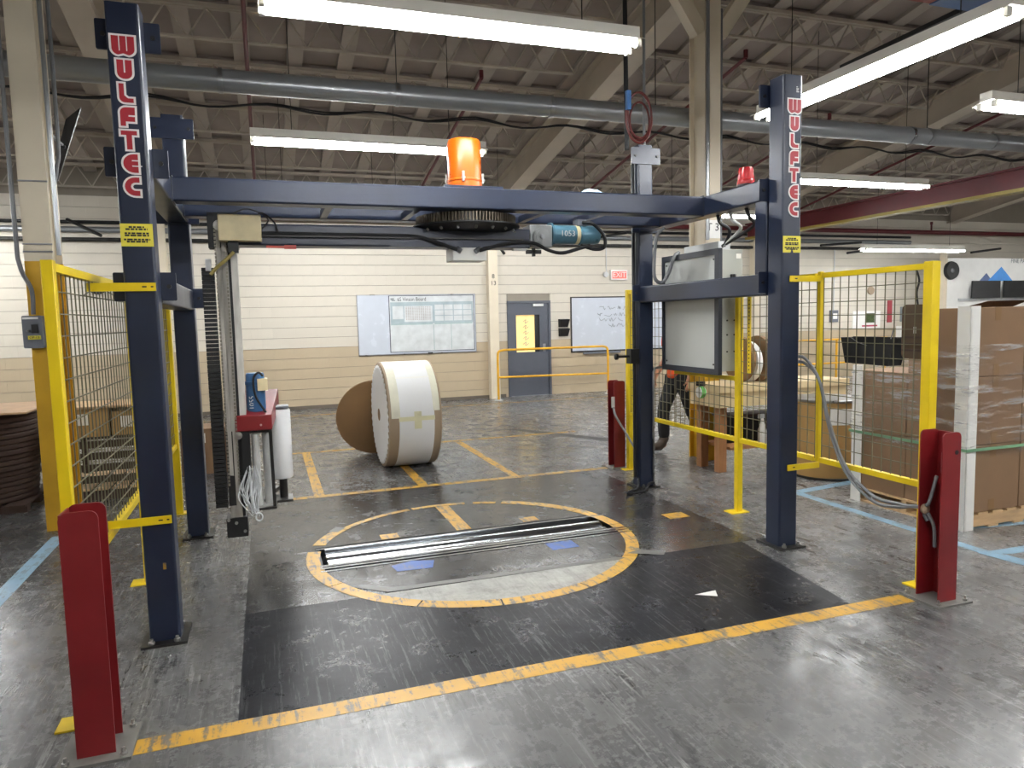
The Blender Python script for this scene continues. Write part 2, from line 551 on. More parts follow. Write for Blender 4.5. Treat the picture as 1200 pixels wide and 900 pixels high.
# ------------------------------------------------------------------ ceiling
ce = MB()
prof = [(YF - .2, zdeck(YF - .2)), (-4.4, zdeck(-4.39)), (YB + .2, zdeck(YB + .2))]
ce.prism([(y, z + .03) for y, z in prof] + [(y, z + .2) for y, z in reversed(prof)], 'x', X0 - .2, X1 + .2)
ceiling = struct(ce.build('ceiling', DECK, base=(0, 3.0, zdeck(3.0)), smooth=False))
PITCHX, SX0 = 0.66, -0.10
JY = [2.68 + 1.22 * k for k in range(7)]                      # joist rows
YS = 1.4
def slope_box(x0, x1, ya, yb, dz0, dz1):
    return MB().add([(x0, ya, zdeck(ya) + dz0), (x1, ya, zdeck(ya) + dz0), (x1, yb, zdeck(yb) + dz0), (x0, yb, zdeck(yb) + dz0),
                     (x0, ya, zdeck(ya) + dz1), (x1, ya, zdeck(ya) + dz1), (x1, yb, zdeck(yb) + dz1), (x0, yb, zdeck(yb) + dz1)],
                    [(0, 3, 2, 1), (4, 5, 6, 7), (0, 1, 5, 4), (1, 2, 6, 5), (2, 3, 7, 6), (3, 0, 4, 7)])
ks = list(range(-9, 26))
pm = sm = None
for k in ks:
    xc = SX0 + PITCHX * k
    if sm is None:
        so = slope_box(xc - .10, xc + .10, YS, YB - .03, -.06, .03).build('deck_strip', STRIP, ceiling, smooth=False)
        sm = so.data; sx = xc
    else:
        so = bpy.data.objects.new('deck_strip', sm)
        COL.objects.link(so); so.parent = ceiling; so.location = (xc - sx, 0, 0)
    for j in range(-1, 7):
        ya = (JY[j] if j >= 0 else YS) + .03
        yb = (JY[j + 1] if j + 1 < 7 else YB - .03) - .03
        if yb - ya < .2: continue
        x_c = xc + PITCHX / 2
        if yb - ya > 1.1 and abs(yb - ya - 1.16) < .01:
            if pm is None:
                po = slope_box(x_c - .225, x_c + .225, ya, yb, -.01, .025).build('deck_panel', DECK, ceiling, smooth=False)
                pm = po.data; pbase = (x_c, ya)
            else:
                po = bpy.data.objects.new('deck_panel', pm)
                COL.objects.link(po); po.parent = ceiling
                dy = ya - pbase[1]
                po.location = (x_c - pbase[0], dy, -.18 * dy)
        else:
            slope_box(x_c - .225, x_c + .225, ya, yb, -.01, .025).build('deck_panel', DECK, ceiling, smooth=False)

# girders along the roof slope
def girder(x, label):
    g = thing('roof_girder', label, 'girder', (x, 3.0, zdeck(3) - .55))
    def seg(x0, x1, d0, d1, nm):
        slope_box(x0, x1, -4.3, YB - .03, d0, d1).build(nm, GIRD, g, smooth=False)
    seg(x - .15, x + .15, -.55, -.525, 'bottom_flange')
    seg(x - .05, x + .05, -.525, -.125, 'web')
    seg(x - .15, x + .15, -.125, -.10, 'top_flange')
    return g
girder(-1.0, 'beige roof girder sloping over the yellow based column')
girder(5.38, 'beige roof girder sloping over the braced column')
girder(11.75, 'beige roof girder beyond the long overhead red runway')
girder(18.1, 'beige roof girder over the far white partition')

# open web bar joists, one for each bay and row
def make_joist():
    t = thing('roof_joist', 'beige open web steel bar joist spanning between roof girders', 'joist', (0, 0, 0), group='roof bar joists')
    L = 6.1
    MB().box(-L / 2, L / 2, -.055, -.008, -.045, 0).box(-L / 2, L / 2, .008, .055, -.045, 0).build('top_chord', JOISTM, t, local=True, smooth=False)
    MB().box(-L / 2 + .45, L / 2 - .45, -.03, -.006, -.40, -.375).box(-L / 2 + .45, L / 2 - .45, .006, .03, -.40, -.375).build('bottom_chord', JOISTM, t, local=True, smooth=False)
    z = MB()
    n = 26
    xs = [-L / 2 + .2 + (L - .4) * i / n for i in range(n + 1)]
    for i in range(n):
        up0 = i % 2 == 0
        z.bar((xs[i], 0, -.03 if up0 else -.385), (xs[i + 1], 0, -.385 if up0 else -.03), .016)
    z.build('web_bars', JOISTM, t, local=True, smooth=False)
    return t
proto = make_joist()
first = True
for bx in (-4.2, 2.19, 8.56, 14.93):
    for y in JY:
        j = proto if first else copy_tree(proto)
        first = False
        j.location = (bx, y, zdeck(y) - .065)

# building columns
def column(x, y, label, wx=.10):
    t = thing('steel_column', label, 'column', (x, y, 0))
    h = zdeck(y) - .56
    zc = 2.23
    def H(z0, z1, m, nm, g=0.0):
        MB().box(x - wx - g, x + wx + g, y - .155 - g, y - .135, z0, z1).box(x - wx - g, x + wx + g, y + .135, y + .155 + g, z0, z1).box(x - .05 - g, x + .05 + g, y - .135, y + .135, z0, z1).build(nm, m, t, smooth=False)
    H(zc, h, BEIGE, 'upper_shaft')
    H(0, zc, YELD, 'painted_base', .002)
    return t
colL = column(-1.04, 2.85, 'beige steel column with ochre painted base and grey switch box')
bx = MB()
for zz in (2.86, 2.36, 2.30):
    bx.box(-1.145, -.935, 2.688, 2.695, zz, zz + .012)
bx.build('strap_band', STEEL, colL)
MB().tube([(-.90, 2.72, 2.28), (-.90, 2.72, 4.9)], .018, 8).build('conduit', GALV, colL)
MB().tube(spline([(-.86, 2.80, 5.0), (-.86, 2.80, 3.3), (-.88, 2.78, 3.0), (-.90, 2.74, 2.85)], 5), .016, 8).build('conduit', HOSE, colL)
MB().tube(spline([(-1.18, 2.67, 5.0), (-1.18, 2.67, 2.6), (-1.17, 2.67, 2.2), (-1.10, 2.66, 2.0), (-1.10, 2.66, 1.80)], 6), .017, 8).build('conduit', HOSE, colL)
sb = thing('disconnect_switch', 'grey disconnect switch box mounted on ochre column base', 'switch box', (-1.1, 2.66, 1.53))
MB().prism(rrect(-1.17, -1.03, 1.53, 1.79, .012), 'y', 2.60, 2.69).build('enclosure', GREYD, sb)
box(-1.105, -1.06, 2.592, 2.60, 1.65, 1.72).build('breaker_window', BLACK, sb)
box(-1.135, -1.045, 2.5965, 2.60, 1.60, 1.63).build('warning_strip', LABY, sb)
text('strip_lettering', 'OP-13', .026, INK, sb, (-1.09, 2.5955, 1.615))
box(-1.165, -1.055, 2.5965, 2.60, 1.762, 1.778).build('rating_plate', WHITE, sb)
MB().cyl((-1.13, 2.60, 1.67), (-1.13, 2.575, 1.67), .01).build('lever', STEEL, sb)

colR = column(5.45, 3.0, 'beige steel column with upper braces behind the grey cabinet')
MB().bar((5.33, 2.93, 4.74), (4.99, 2.93, 5.21), .13, .15).build('knee_brace', BEIGE, colR, smooth=False)
MB().bar((5.57, 2.93, 4.74), (5.91, 2.93, 5.21), .13, .15).build('knee_brace', BEIGE, colR, smooth=False)
MB().tube([(5.37, 2.82, 2.5), (5.37, 2.82, 5.2)], .02, 8).build('conduit', GALV, colR)
MB().tube([(5.57, 2.86, 2.2), (5.57, 2.86, 5.0)], .014, 8).build('conduit', HOSE, colR)
box(5.36, 5.545, 2.836, 2.844, 2.52, 2.72).build('number_plate', WHITE, colR)
text('plate_lettering', 'T 3', .12, INK, colR, (5.45, 2.834, 2.64))

# white partition at the far side with shelves and lettering
wp = struct(box(16.85, 21.9, 9.4, 9.55, 0, 2.93).build('wall_partition', WHITE), 'white partition wall with mountain emblem and lettering')
box(16.80, 16.85, 9.38, 9.57, 0, 3.2).build('corner_trim', BEIGE, wp)
ps = MB().add([(18.25, 9.394, 2.35), (18.72, 9.394, 2.72), (19.15, 9.394, 2.35)], [(0, 1, 2)])
ps.build('emblem_peak', mat('emblem_light_blue', '#4a90d9', 0.5), wp)
MB().add([(17.95, 9.395, 2.35), (18.2, 9.395, 2.56), (18.42, 9.395, 2.35)], [(0, 1, 2)]).build('emblem_peak', mat('emblem_slate', '#5d6d97', 0.5), wp)
text('lettering', 'FINE PAPER AT', .15, INKG, wp, (19.05, 9.392, 2.86), align='LEFT')
for i, s in enumerate(('ALWAYS ON TIME', 'WITH GREAT PEOPLE', 'GREAT ROLLS')):
    text('lettering', s, .13, INKG, wp, (19.75 - .18 * min(i, 1), 9.392, 1.66 - i * .16), align='LEFT')
lb = box(17.25, 21.8, 9.36, 9.40, 1.86, 1.92).build('ledge', GREYL, wp)
mg = 'leaning black panels on the partition ledge'
for i in range(4):
    xa = 17.55 + i * 1.12
    o = MB().add([(xa, 9.26, 1.92), (xa + 1.0, 9.26, 1.92), (xa + 1.12, 9.36, 2.36), (xa + .14, 9.36, 2.36),
                  (xa, 9.29, 1.92), (xa + 1.0, 9.29, 1.92), (xa + 1.12, 9.39, 2.36), (xa + .14, 9.39, 2.36)],
                 [(0, 1, 2, 3), (7, 6, 5, 4), (0, 4, 5, 1), (1, 5, 6, 2), (2, 6, 7, 3), (3, 7, 4, 0)]).build('display_panel', BLACK)
    tag(o, 'black slanted display panel on ledge of white partition', 'panel', mg)
sp = thing('wall_speaker', 'round black speaker at the edge of white partition', 'speaker', (16.95, 9.33, 2.6))
MB().lathe([(.10, 0), (.21, -.01), (.23, .04), (.23, .07)], (16.95, 9.32, 2.62), 'y', 24).build('speaker_ring', BLACK, sp)
MB().lathe([(.03, 0), (.06, .02)], (16.95, 9.30, 2.62), 'y', 12).build('speaker_cone', STEEL, sp)

# ------------------------------------------------------------------ pipes and services under the roof
du = thing('spiral_duct', 'long galvanised round duct hung under the roof joists', 'duct', (3, 3.3, 3.95))
MB().tube([(X0 + .1, 3.3, 3.95), (X1 - .1, 3.3, 3.95)], .105, 20).build('duct_pipe', GALV, du)
for x in (-4.5, .39, 2.04, 3.70, 5.7, 8.79, 9.09, 10.26, 13.0):
    MB().tube([(x - .02, 3.3, 3.95), (x + .02, 3.3, 3.95)], .113, 20).build('joint_band', STEEL, du)
for x in (-3.0, 2.04, 5.0, 9.09):
    MB().bar((x, 3.3, 4.05), (x, 3.3, zdeck(3.3) - .4), .008).build('hanger_rod', DKST, du)
sp1 = thing('sprinkler_main', 'dark red sprinkler main along the top of block wall', 'pipe', (3, 10.2, 3.66))
MB().tube([(-1.15, 10.18, 3.66), (X1 - .3, 10.18, 3.66)], .055, 12).build('pipe', REDP, sp1)
for x in (-1.12, 1.55, 3.0, 5.0, 13.4, 17.2):
    MB().tube([(x, 10.18, 3.66), (x, 10.18, 3.86)], .022, 8).tube([(x, 10.18, 3.86), (x, 10.18, 3.93)], .034, 8).build('riser', REDP, sp1)
def branch(x, ya, yb, dz, label):
    t = MB().tube([(x, ya, zdeck(ya) - dz), (x, yb, zdeck(yb) - dz)], .025, 8)
    t.tube([(x, ya, zdeck(ya) - dz), (x, ya, zdeck(ya) - dz + .10)], .03, 8)
    o = t.build('sprinkler_branch', REDP)
    tag(o, label, 'pipe', 'red sprinkler branch pipes')
bl = 'thin dark red sprinkler branch pipe running down the roof slope'
for x, ya in ((.62, 2.0), (3.55, 5.3), (6.9, 4.2), (9.6, 5.6), (-3.6, 3.0), (12.6, 4.3)):
    branch(x, ya, 10.1, .52, bl)
for zz, r, m, lb in ((3.40, .05, GALV, 'thick grey conduit along the upper block wall'), (3.53, .03, BLACK, 'black conduit along the wall beneath the red main'), (3.23, .035, DKST, 'dark thin conduit lowest on the upper block wall')):
    tag(MB().tube([(X0 + .1, 10.28, zz), (16.6, 10.28, zz)], r, 10).build('wall_conduit', m), lb, 'conduit')
for i, (x, y, z, dx, dy, dz) in enumerate(((-2.4, 9.9, 3.52, .55, -.3, -.30), (4.95, 9.3, 3.22, .12, -.25, -.3), (7.5, 9.8, 3.36, .7, .2, .12), (13.1, 9.6, 3.22, 1.5, .3, .12), (13.6, 9.3, 3.02, 2.1, .4, .22), (17.4, 9.2, 3.05, 1.4, .3, .14))):
    lab = ['black pipe stub hanging below the red main beside ochre column', 'short black cable drop hanging before the block wall', 'black bracket arm above the lit exit sign', 'short black strut under the far lamps',
           'long black strut under the far lamps', 'black strut above the white partition'][i]
    tag(MB().tube([(x, y, z), (x + dx, y + dy, z + dz)], .028, 8).build('ceiling_strut', BLACK), lab, 'strut')
# sagging black cables along the joists
cb = MB()
pts = []
for i in range(16):
    x = -3.5 + i * 1.45
    pts += [(x, 6.25, 4.60), (x + .72, 6.25, 4.52)]
cb.tube(spline(pts, 4), .015, 7)
cb2 = MB().tube(spline([(p[0], p[1] + .03, p[2] + .02 + .02 * math.sin(i * 2.1)) for i, p in enumerate(pts)], 4), .011, 6)
kc = thing('cable_bundle', 'black cable bundle sagging between clips under the joists', 'cable', (3, 6.25, 4.4))
cb.build('cable', RUBBER, kc)
cb2.build('cable', RUBBER, kc)
# crane runway with yellow bottom flange
rw = thing('crane_runway', 'dark red overhead runway beam with yellow lower flange', 'beam', (11.4, 5, 3.35))
box(11.35, 11.43, -3.0, 10.0, 3.42, 3.72).build('web', REDP, rw)
box(11.28, 11.50, -3.0, 10.0, 3.70, 3.73).build('top_flange', REDP, rw)
box(11.28, 11.50, -3.0, 10.0, 3.37, 3.42).build('bottom_flange', mat('runway_yellow', '#8f7d35', 0.5), rw)
cr = thing('crane_bridge', 'orange red crane girder with a blue lower panel near roof', 'beam', (8, .45, 4.2))
box(5.3, 12.5, .30, .62, 4.2, 4.62).build('girder_body', mat('orange_red_enamel', '#8e3a2c', 0.5), cr)
box(6.02, 6.62, .285, .625, 4.19, 4.42).build('blue_panel', mat('blue_girder_enamel', '#2c5285', 0.45), cr)
tag(MB().bar((6.81, .9, 4.38), (6.89, 2.5, 4.38), .045).build('roof_strut', BLACK), 'straight black square bar hanging below the roof joists', 'strut')
tag(MB().tube([(3.985, 2.1, 3.24), (3.975, 2.1, 4.75)], .022, 8).tube([(3.975, 2.1, 4.2), (3.975, 2.1, 5.6)], .014, 8).build('power_drop', BLACK), 'black power drop pipe going up from navy corner post', 'conduit')
tag(MB().tube([(4.17, 2.1, 3.272), (4.18, 2.1, 5.6)], .014, 8).build('drop_conduit', GALV), 'thin silver conduit rising from navy corner post to roof', 'conduit')
hc = MB()
for k, (rr, ox, oz) in enumerate(((.17, 0, 0), (.155, .02, .03), (.13, .03, -.02))):
    hc.tube([(4.07 + ox + rr * .8 * math.cos(t), 2.02 + k * .02, 3.52 + oz + rr * 1.35 * math.sin(t)) for t in [2 * math.pi * i / 28 for i in range(29)]], .010, 6, caps=False)
hk = thing('coiled_air_hose', 'red air hose coiled on a hook above navy corner post', 'hose', (4.07, 2.02, 3.29))
hc.build('hose_coil', mat('red_rubber_hose', '#5f1f1c', 0.5), hk)
MB().box(3.93, 3.97, 1.98, 2.02, 3.58, 3.75).build('hose_hook', mat('blue_tape', '#3d6fa8', 0.6), hk)
# dark reflector panel by the column
mp_ = thing('mirror_panel', 'narrow dark tilted mirror panel hung beside beige column', 'mirror', (-.94, 3.42, 3.0))
MB().add([(-1.08, 3.42, 3.0), (-1.02, 3.40, 3.0), (-.80, 3.42, 3.66), (-.93, 3.44, 3.55), (-1.08, 3.45, 3.0), (-1.02, 3.43, 3.0), (-.80, 3.45, 3.66), (-.93, 3.47, 3.55)],
         [(0, 1, 2, 3), (7, 6, 5, 4), (0, 4, 5, 1), (1, 5, 6, 2), (2, 6, 7, 3), (3, 7, 4, 0)]).build('mirror_plate', DKST, mp_)
MB().bar((-.95, 3.0, 3.30), (-.95, 3.44, 3.30), .02).build('wall_bracket', STEEL, mp_)

# ------------------------------------------------------------------ fluorescent fixtures (the lamps carry their own light)
def fixture(label, x, y, z, along='x', length=2.44, group=None):
    t = thing('fluorescent_light', label, 'light fixture', (x, y, z), 0 if along == 'x' else R(90), group)
    L = length
    MB().prism([(-.06, .05), (.06, .05), (.06, .12), (-.06, .12)], 'x', 0, L).build('ballast_housing', HOUS, t, local=True)
    MB().prism([(-.135, .018), (-.134, .014), (-.06, .045), (.06, .045), (.134, .014), (.135, .018), (.06, .05), (-.06, .05)], 'x', 0, L).build('reflector', HOUS, t, local=True, smooth=False)
    for s in (-1, 1):
        tb = MB().cyl((.035, s * .07, 0), (L - .035, s * .07, 0), .019, 8).build('tube_lamp', EMIT, t, local=True)
        MB().box(.005, .035, s * .07 - .022, s * .07 + .022, -.022, .035).build('lamp_holder', HOUS, t, local=True)
        MB().box(L - .035, L - .005, s * .07 - .022, s * .07 + .022, -.022, .035).build('lamp_holder', HOUS, t, local=True)
    for xx in (.4, L - .4):
        wy = y if along == 'x' else y + xx
        MB().cyl((xx, 0, .12), (xx, 0, max(.3, zdeck(wy) - z + .01)), .004, 6).build('hanger_wire', DKST, t, local=True)
    return t
LZ = 3.5
fixture('long twin tube fluorescent fixture hung in front of duct above machine', .72, .43, LZ)
fixture('fluorescent fixture hung behind the orange drum of the machine', .62, 3.66, LZ)
fixture('fluorescent fixture running front to back above the yellow corner post', 5.2, -.74, LZ, 'y')
fixture('fluorescent fixture hung past the braced column towards red runway', 7.76, 4.27, LZ)
fixture('fluorescent fixture hung above the stretch wrapped cartons', 6.95, .82, LZ)
fixture('far fluorescent fixture hung towards the white partition', 12.9, 8.15, 2.97, length=2.9)
OUT = 'fluorescent fixtures elsewhere in the hall'
for (x, y) in ((.6, 6.9), (.7, -2.8), (.7, -6.2), (-5.8, .43), (-5.8, 3.66), (-5.8, 6.9), (-5.8, -2.8), (7.4, 7.5), (7.4, -3.2), (13.6, 4.0), (13.6, 0.4), (13.6, -3.4), (7.4, -6.6), (18.2, 6.4), (-5.8, 9.0)):
    fixture('fluorescent fixture hung in a row elsewhere in the hall', x, y, LZ, group=OUT)
fixture('unseen fluorescent fixture added behind the navy cross beam to brighten block wall', .4, 7.9, 3.75)  # added lamp, hidden by the cross beam, to brighten the block wall
fixture('unseen fluorescent fixture added before the slate door to brighten block wall', 4.2, 7.9, 3.75)  # second added lamp out of sight, extra light for the block wall
fixture('fluorescent fixture hung in a row elsewhere in the hall', 5.2, -4.6, LZ, 'y', group=OUT)

# ================================================================== FLOOR COATINGS AND MARKINGS
def slab(pts, z, name, m, label, cat, group=None, t=.0012):
    o = MB().prism(pts, 'z', z, z + t).build(name, m, smooth=False)
    return tag(o, label, cat, group)
slab([(.47, -.95), (3.76, -.95), (3.90, .235), (.47, .235)], .0, 'floor_coating', MATM, 'glossy black scuffed floor coating along the front yellow line', 'floor coating')
rc = MB()
for (a, b, c, d) in ((.47, px0, .235, 2.93), (px1, 4.02, .235, 2.93), (px0, px1, .235, py0), (px0, px1, py1, 2.93)):
    rc.box(a, b, c, d, 0, .0012)
tag(rc.build('floor_coating', MATM2, smooth=False), 'charcoal floor coating around the roll turner pit', 'floor coating')
CX, CY, CR0, CR1 = 2.075, 1.0, 1.13, 1.225
seg = []
h = CY - .235
a0 = math.asin(-h / CR0)
for k in range(41):
    a = math.pi - a0 + (2 * math.pi + a0 - (math.pi - a0)) * k / 40
    seg.append((CX + CR0 * math.cos(a), CY + CR0 * math.sin(a)))
slab(seg, .0012, 'concrete_patch', CONC2, 'pale concrete crescent inside the yellow circle', 'floor patch')
ring = thing('floor_circle', 'worn yellow circle of floor tape around the roll turner', 'floor marking', (CX, CY, 0))
gaps = [0, 26, 62, 76, 104, 140, 168, 205, 238, 262, 290, 322, 360]
for i in range(len(gaps) - 1):
    g0, g1 = R(gaps[i] + .25), R(gaps[i + 1] - .25)
    if gaps[i] in (62, 76): g0, g1 = g0 + R(2.2), g1 - R(1)
    if gaps[i] == 140: g1 -= R(7)
    n = 10
    A = [g0 + (g1 - g0) * k / n for k in range(n + 1)]
    thin = -.035 if 50 < gaps[i] < 135 else 0
    pts = [(CX + (CR1 + thin) * math.cos(a), CY + (CR1 + thin) * math.sin(a)) for a in A] + [(CX + CR0 * math.cos(a), CY + CR0 * math.sin(a)) for a in reversed(A)]
    MB().prism(pts, 'z', .0024, .0036).build('tape_strip', TAPEY, ring, smooth=False)
def line(x0, x1, y0, y1, label, m=None, z=.0012, cat='floor marking'):
    return slab([(x0, y0), (x1, y0), (x1, y1), (x0, y1)], z, 'floor_line', m or TAPEY, label, cat)
line(.02, 4.12, -1.06, -.95, 'worn yellow floor line between the two front red bollards', z=.0002)
line(.70, 4.35, 2.93, 3.02, 'yellow floor line just behind the charcoal coating')
line(.70, 4.9, 5.44, 5.51, 'yellow floor line crossing behind the white paper roll')
line(-1, 8.6, 9.35, 9.41, 'thin yellow floor line nearest the block wall')
line(1.03, 1.13, 3.02, 5.44, 'yellow floor stripe in the bay beside film carriage')
line(2.06, 2.16, 3.02, 4.75, 'yellow floor stripe running under the white paper roll')
line(3.06, 3.15, 3.02, 5.44, 'yellow floor stripe in the bay beside rear bollard')
line(2.03, 2.15, py1 + .02, 2.12, 'short yellow stripe between roller pit and circle edge', z=.0014)
line(1.43, 1.57, 1.345, 1.47, 'small yellow square of tape at the pit edge under arm', z=.0014)
line(2.60, 2.74, 1.36, 1.48, 'small worn yellow square of tape beside the pit towards cabinet', z=.0014)
line(3.74, 3.93, .95, 1.10, 'scrap of yellow tape near the navy side posts', z=.0014)
line(2.55, 2.76, .60, .76, 'solid blue painted rectangle beside the roller pit', BLUEP, z=.0014)
slab([(1.42, .60), (1.66, .58), (1.70, .72), (1.55, .77), (1.40, .72)], .0014, 'paint_smudge', BLUEP, 'blue paint smudge on the coating by roller pit', 'floor marking')
slab([(3.02, -.50), (3.13, -.57), (3.17, -.49)], .0014, 'paper_scrap', WHITE, 'small white paper triangle lying on black coating', 'scrap')
slab([(1.10, .42), (1.30, .25), (2.9, .225), (2.95, .25), (2.9, .275), (1.35, .31), (1.16, .44)], .0037, 'tape_strip', TAPEG, 'grey duct tape strip along the pale concrete crescent', 'floor marking')
slab([(3.00, .32), (3.22, .19), (3.27, .25), (3.12, .36)], .005, 'tape_patch', TAPEG, 'grey tape patch across the yellow circle near pale crescent', 'floor marking')
slab([(1.06, 1.72), (1.13, 1.68), (1.20, 1.78), (1.13, 1.83)], .0037, 'tape_patch', TAPEG, 'grey tape patch on the yellow circle below film carriage', 'floor marking')
slab([(1.33, 4.10), (1.43, 4.08), (1.45, 4.28), (1.35, 4.30)], .0002, 'tape_patch', TAPEG, 'dark grey tape square on concrete beside white roll', 'floor marking')
slab([(4.0, 6.2), (4.3, 6.0), (5.3, 4.3), (5.1, 4.2)], .0002, 'tyre_skid', mat('tyre_black', '#2b2a2a', 0.5), 'dark tyre skid mark on concrete before the door', 'floor marking')
# blue tape
line(5.22, 5.31, -.62, 1.25, 'pale blue floor tape line beside wrapped carton pallet', TAPEB, z=.0002)
slab([(5.22, -.12), (7.2, -.42), (7.2, -.34), (5.22, -.03)], .0016, 'floor_line', TAPEB, 'pale blue floor tape in front of the wrapped carton pallet', 'floor marking')
slab([(5.21, -.62), (5.24, -.60), (6.9, -.66), (6.9, -.74), (5.4, -.70)], .0016, 'floor_line', TAPEB, 'outer pale blue tape line of the floor corner mark', 'floor marking')
slab([(5.20, -.60), (5.32, -.60), (5.42, -1.3), (5.30, -1.3)], .0030, 'floor_line', TAPEB, 'pale blue tape leg of the floor corner mark', 'floor marking')
slab([(5.26, 1.20), (6.7, 1.40), (6.7, 1.50), (5.26, 1.30)], .0016, 'floor_line', TAPEB, 'pale blue floor tape in front of fibre drum', 'floor marking')
line(-1.06, -.95, -.4, 2.5, 'faded blue floor line leading to the ochre column base', TAPEB, z=.0002)

# roll turner: polished rollers let into the floor pit
rtn = thing('roll_turner', 'polished steel rollers set into the floor pit inside yellow circle', 'roller bed', ((px0 + px1) / 2, (py0 + py1) / 2, -.2))
for (y, r, xa, xb) in ((1.16, .105, px0 + .05, px1 - .09), (.98, .075, px0 + .05, px1 - .12)):
    MB().lathe([(.02, xa - .02), (r - .02, xa), (r, xa + .02), (r, xb - .02), (r - .02, xb), (.02, xb + .02)], (0, y, -.004 - r), 'x', 28).build('roller', CHROME, rtn)
for y, wd in ((1.285, .02), (.895, .035), (.845, .03), (.785, .028)):
    box(px0 + .005, px1 - .005, y - wd / 2, y + wd / 2, -.05, .004).build('steel_bar', CHROME, rtn)
box(px0 + .005, px0 + .03, py0 + .01, py1 - .01, -.24, -.004).build('end_plate', DKST, rtn)
box(px1 - .03, px1 - .005, py0 + .01, py1 - .01, -.24, -.004).build('end_plate', DKST, rtn)

# ================================================================== STRETCH WRAPPING MACHINE: fixed frame
PW, PH = .153, 3.27
FX, BY = 4.044, 1.99
fm = thing('wrapper_frame', 'navy steel frame of the stretch wrapper with four corner posts', 'machine frame', (2.1, 1.07, 0))

# lettering built as flat letter shapes
def arc(cx, cy, r, a0, a1, n=6):
    return [(cx + r * math.cos(R(a0 + (a1 - a0) * k / n)), cy + r * math.sin(R(a0 + (a1 - a0) * k / n))) for k in range(n + 1)]
LET = {
    'W': (1.0, arc(.36, .36, .36, 180, 262) + [(.5, .07)] + arc(.64, .36, .36, 278, 360) + [(1, 1), (0, 1)], [(.345, .27, .385, 1.0), (.615, .27, .655, 1.0)]),
    'U': (.74, arc(.35, .35, .35, 180, 270) + arc(.39, .35, .35, 270, 360) + [(.74, 1), (0, 1)], [(.34, .36, .40, 1.0)]),
    'L': (.70, arc(.3, .3, .3, 180, 270) + [(.70, 0), (.70, .36), (.44, .36), (.36, .44), (.36, 1), (0, 1)], []),
    'F': (.74, [(0, 0), (.37, 0), (.37, .2), (.72, .2), (.74, 1)] + arc(.32, .68, .32, 90, 180), [(.40, .50, .66, .57)]),
    'T': (.78, [(.20, 0), (.58, 0), (.58, .64), (.78, .64), (.78, 1), (0, 1), (0, .64), (.20, .64)], []),
    'E': (.76, [(.74, 0), (.74, 1)] + arc(.5, .5, .5, 90, 270, 12), [(.42, .36, .80, .41), (.42, .60, .66, .65)]),
    'C': (.76, [(.74, 0), (.74, .40), (.52, .40)] + arc(.50, .5, .10, 250, 110, 4) + [(.52, .60), (.74, .60), (.74, 1)] + arc(.5, .5, .5, 90, 270, 12), []),
}
def inset(P, d):
    n = len(P)
    area = sum(P[i][0] * P[(i + 1) % n][1] - P[(i + 1) % n][0] * P[i][1] for i in range(n))
    if area < 0: P = P[::-1]
    out = []
    for i in range(n):
        p0, p1, p2 = Vector(P[i - 1]), Vector(P[i]), Vector(P[(i + 1) % n])
        e1, e2 = (p1 - p0), (p2 - p1)
        if e1.length < 1e-6 or e2.length < 1e-6: continue
        e1.normalize(); e2.normalize()
        n1, n2 = Vector((-e1.y, e1.x)), Vector((-e2.y, e2.x))
        b = n1 + n2
        k = d / max(.45, (1 + n1.dot(n2)) / 2 * 1.0) / 2 * 1.0
        out.append(tuple(p1 + b * k))
    return out
def wulf(post, xc, y, z_top, lean=0.0):
    hgt, pit_ = .1095, .1137
    for i, ch in enumerate('WULFTEC'):
        wd, P, slits = LET[ch]
        s = hgt * (1.12 if ch == 'W' else 1.08)
        x0 = xc - wd * s / 2 + lean
        zb = z_top - i * pit_ - hgt
        T = lambda q: (x0 + q[0] * s, zb + q[1] * hgt)
        o = MB().prism([T(q) for q in P], 'y', y - .0012, y)
        for (a, b, c, d) in slits:
            o.prism([T((a, b)), T((c, b)), T((c, d - (.04 if d == 1 else 0))), T((a, d - (.04 if d == 1 else 0)))], 'y', y - .0030, y - .0012)
        o.build('letter_outline', WULFW, post, smooth=False)
        MB().prism([T(q) for q in inset(P, .085)], 'y', y - .0024, y - .0012).build('letter_fill', WULFR, post, smooth=False)

def corner_post(x, y, front):
    p = MB().prism(rrect(x, x + PW, y, y + PW, .014), 'z', .012, PH).build('corner_post', NAVY, fm)
    box(x - .035, x + PW + .035, y - .055, y + PW + .055, 0, .014).build('base_plate', DKST, p)
    for dx in (.015, PW - .015):
        for dy in (-.035, PW + .035):
            MB().lathe([(.014, 0), (.016, .004), (.016, .016), (.009, .018), (.009, .03), (.003, .031)], (x + dx, y + dy, .014), 'z', 8).build('anchor_bolt', BOLT, p)
    # drilled joint plates: behind the front posts, in front of the rear ones
    yy = y + PW if front else y - .014
    for zz in (3.09, 2.455, 1.815):
        MB().prism(rrect(x + PW / 2 - .15, x + PW / 2 + .15, zz, zz + .15, .008), 'y', yy, yy + .014).build('joint_plate', NAVY, p)
        for dx in (-.115, .115):
            MB().cyl((x + PW / 2 + dx, yy + (-.010 if True else 0), zz + .075), (x + PW / 2 + dx, yy + .02, zz + .075), .012, 8).build('plate_bolt', DKST, p)
    return p
P1 = corner_post(0, 0, True)
P2 = corner_post(FX, 0, True)
P3 = corner_post(FX, BY, False)
P4 = corner_post(0, BY, False)
wulf(P1, PW / 2 - .004, -.0005, 3.118)
wulf(P2, FX + PW / 2 + .012, -.0005, 3.118)
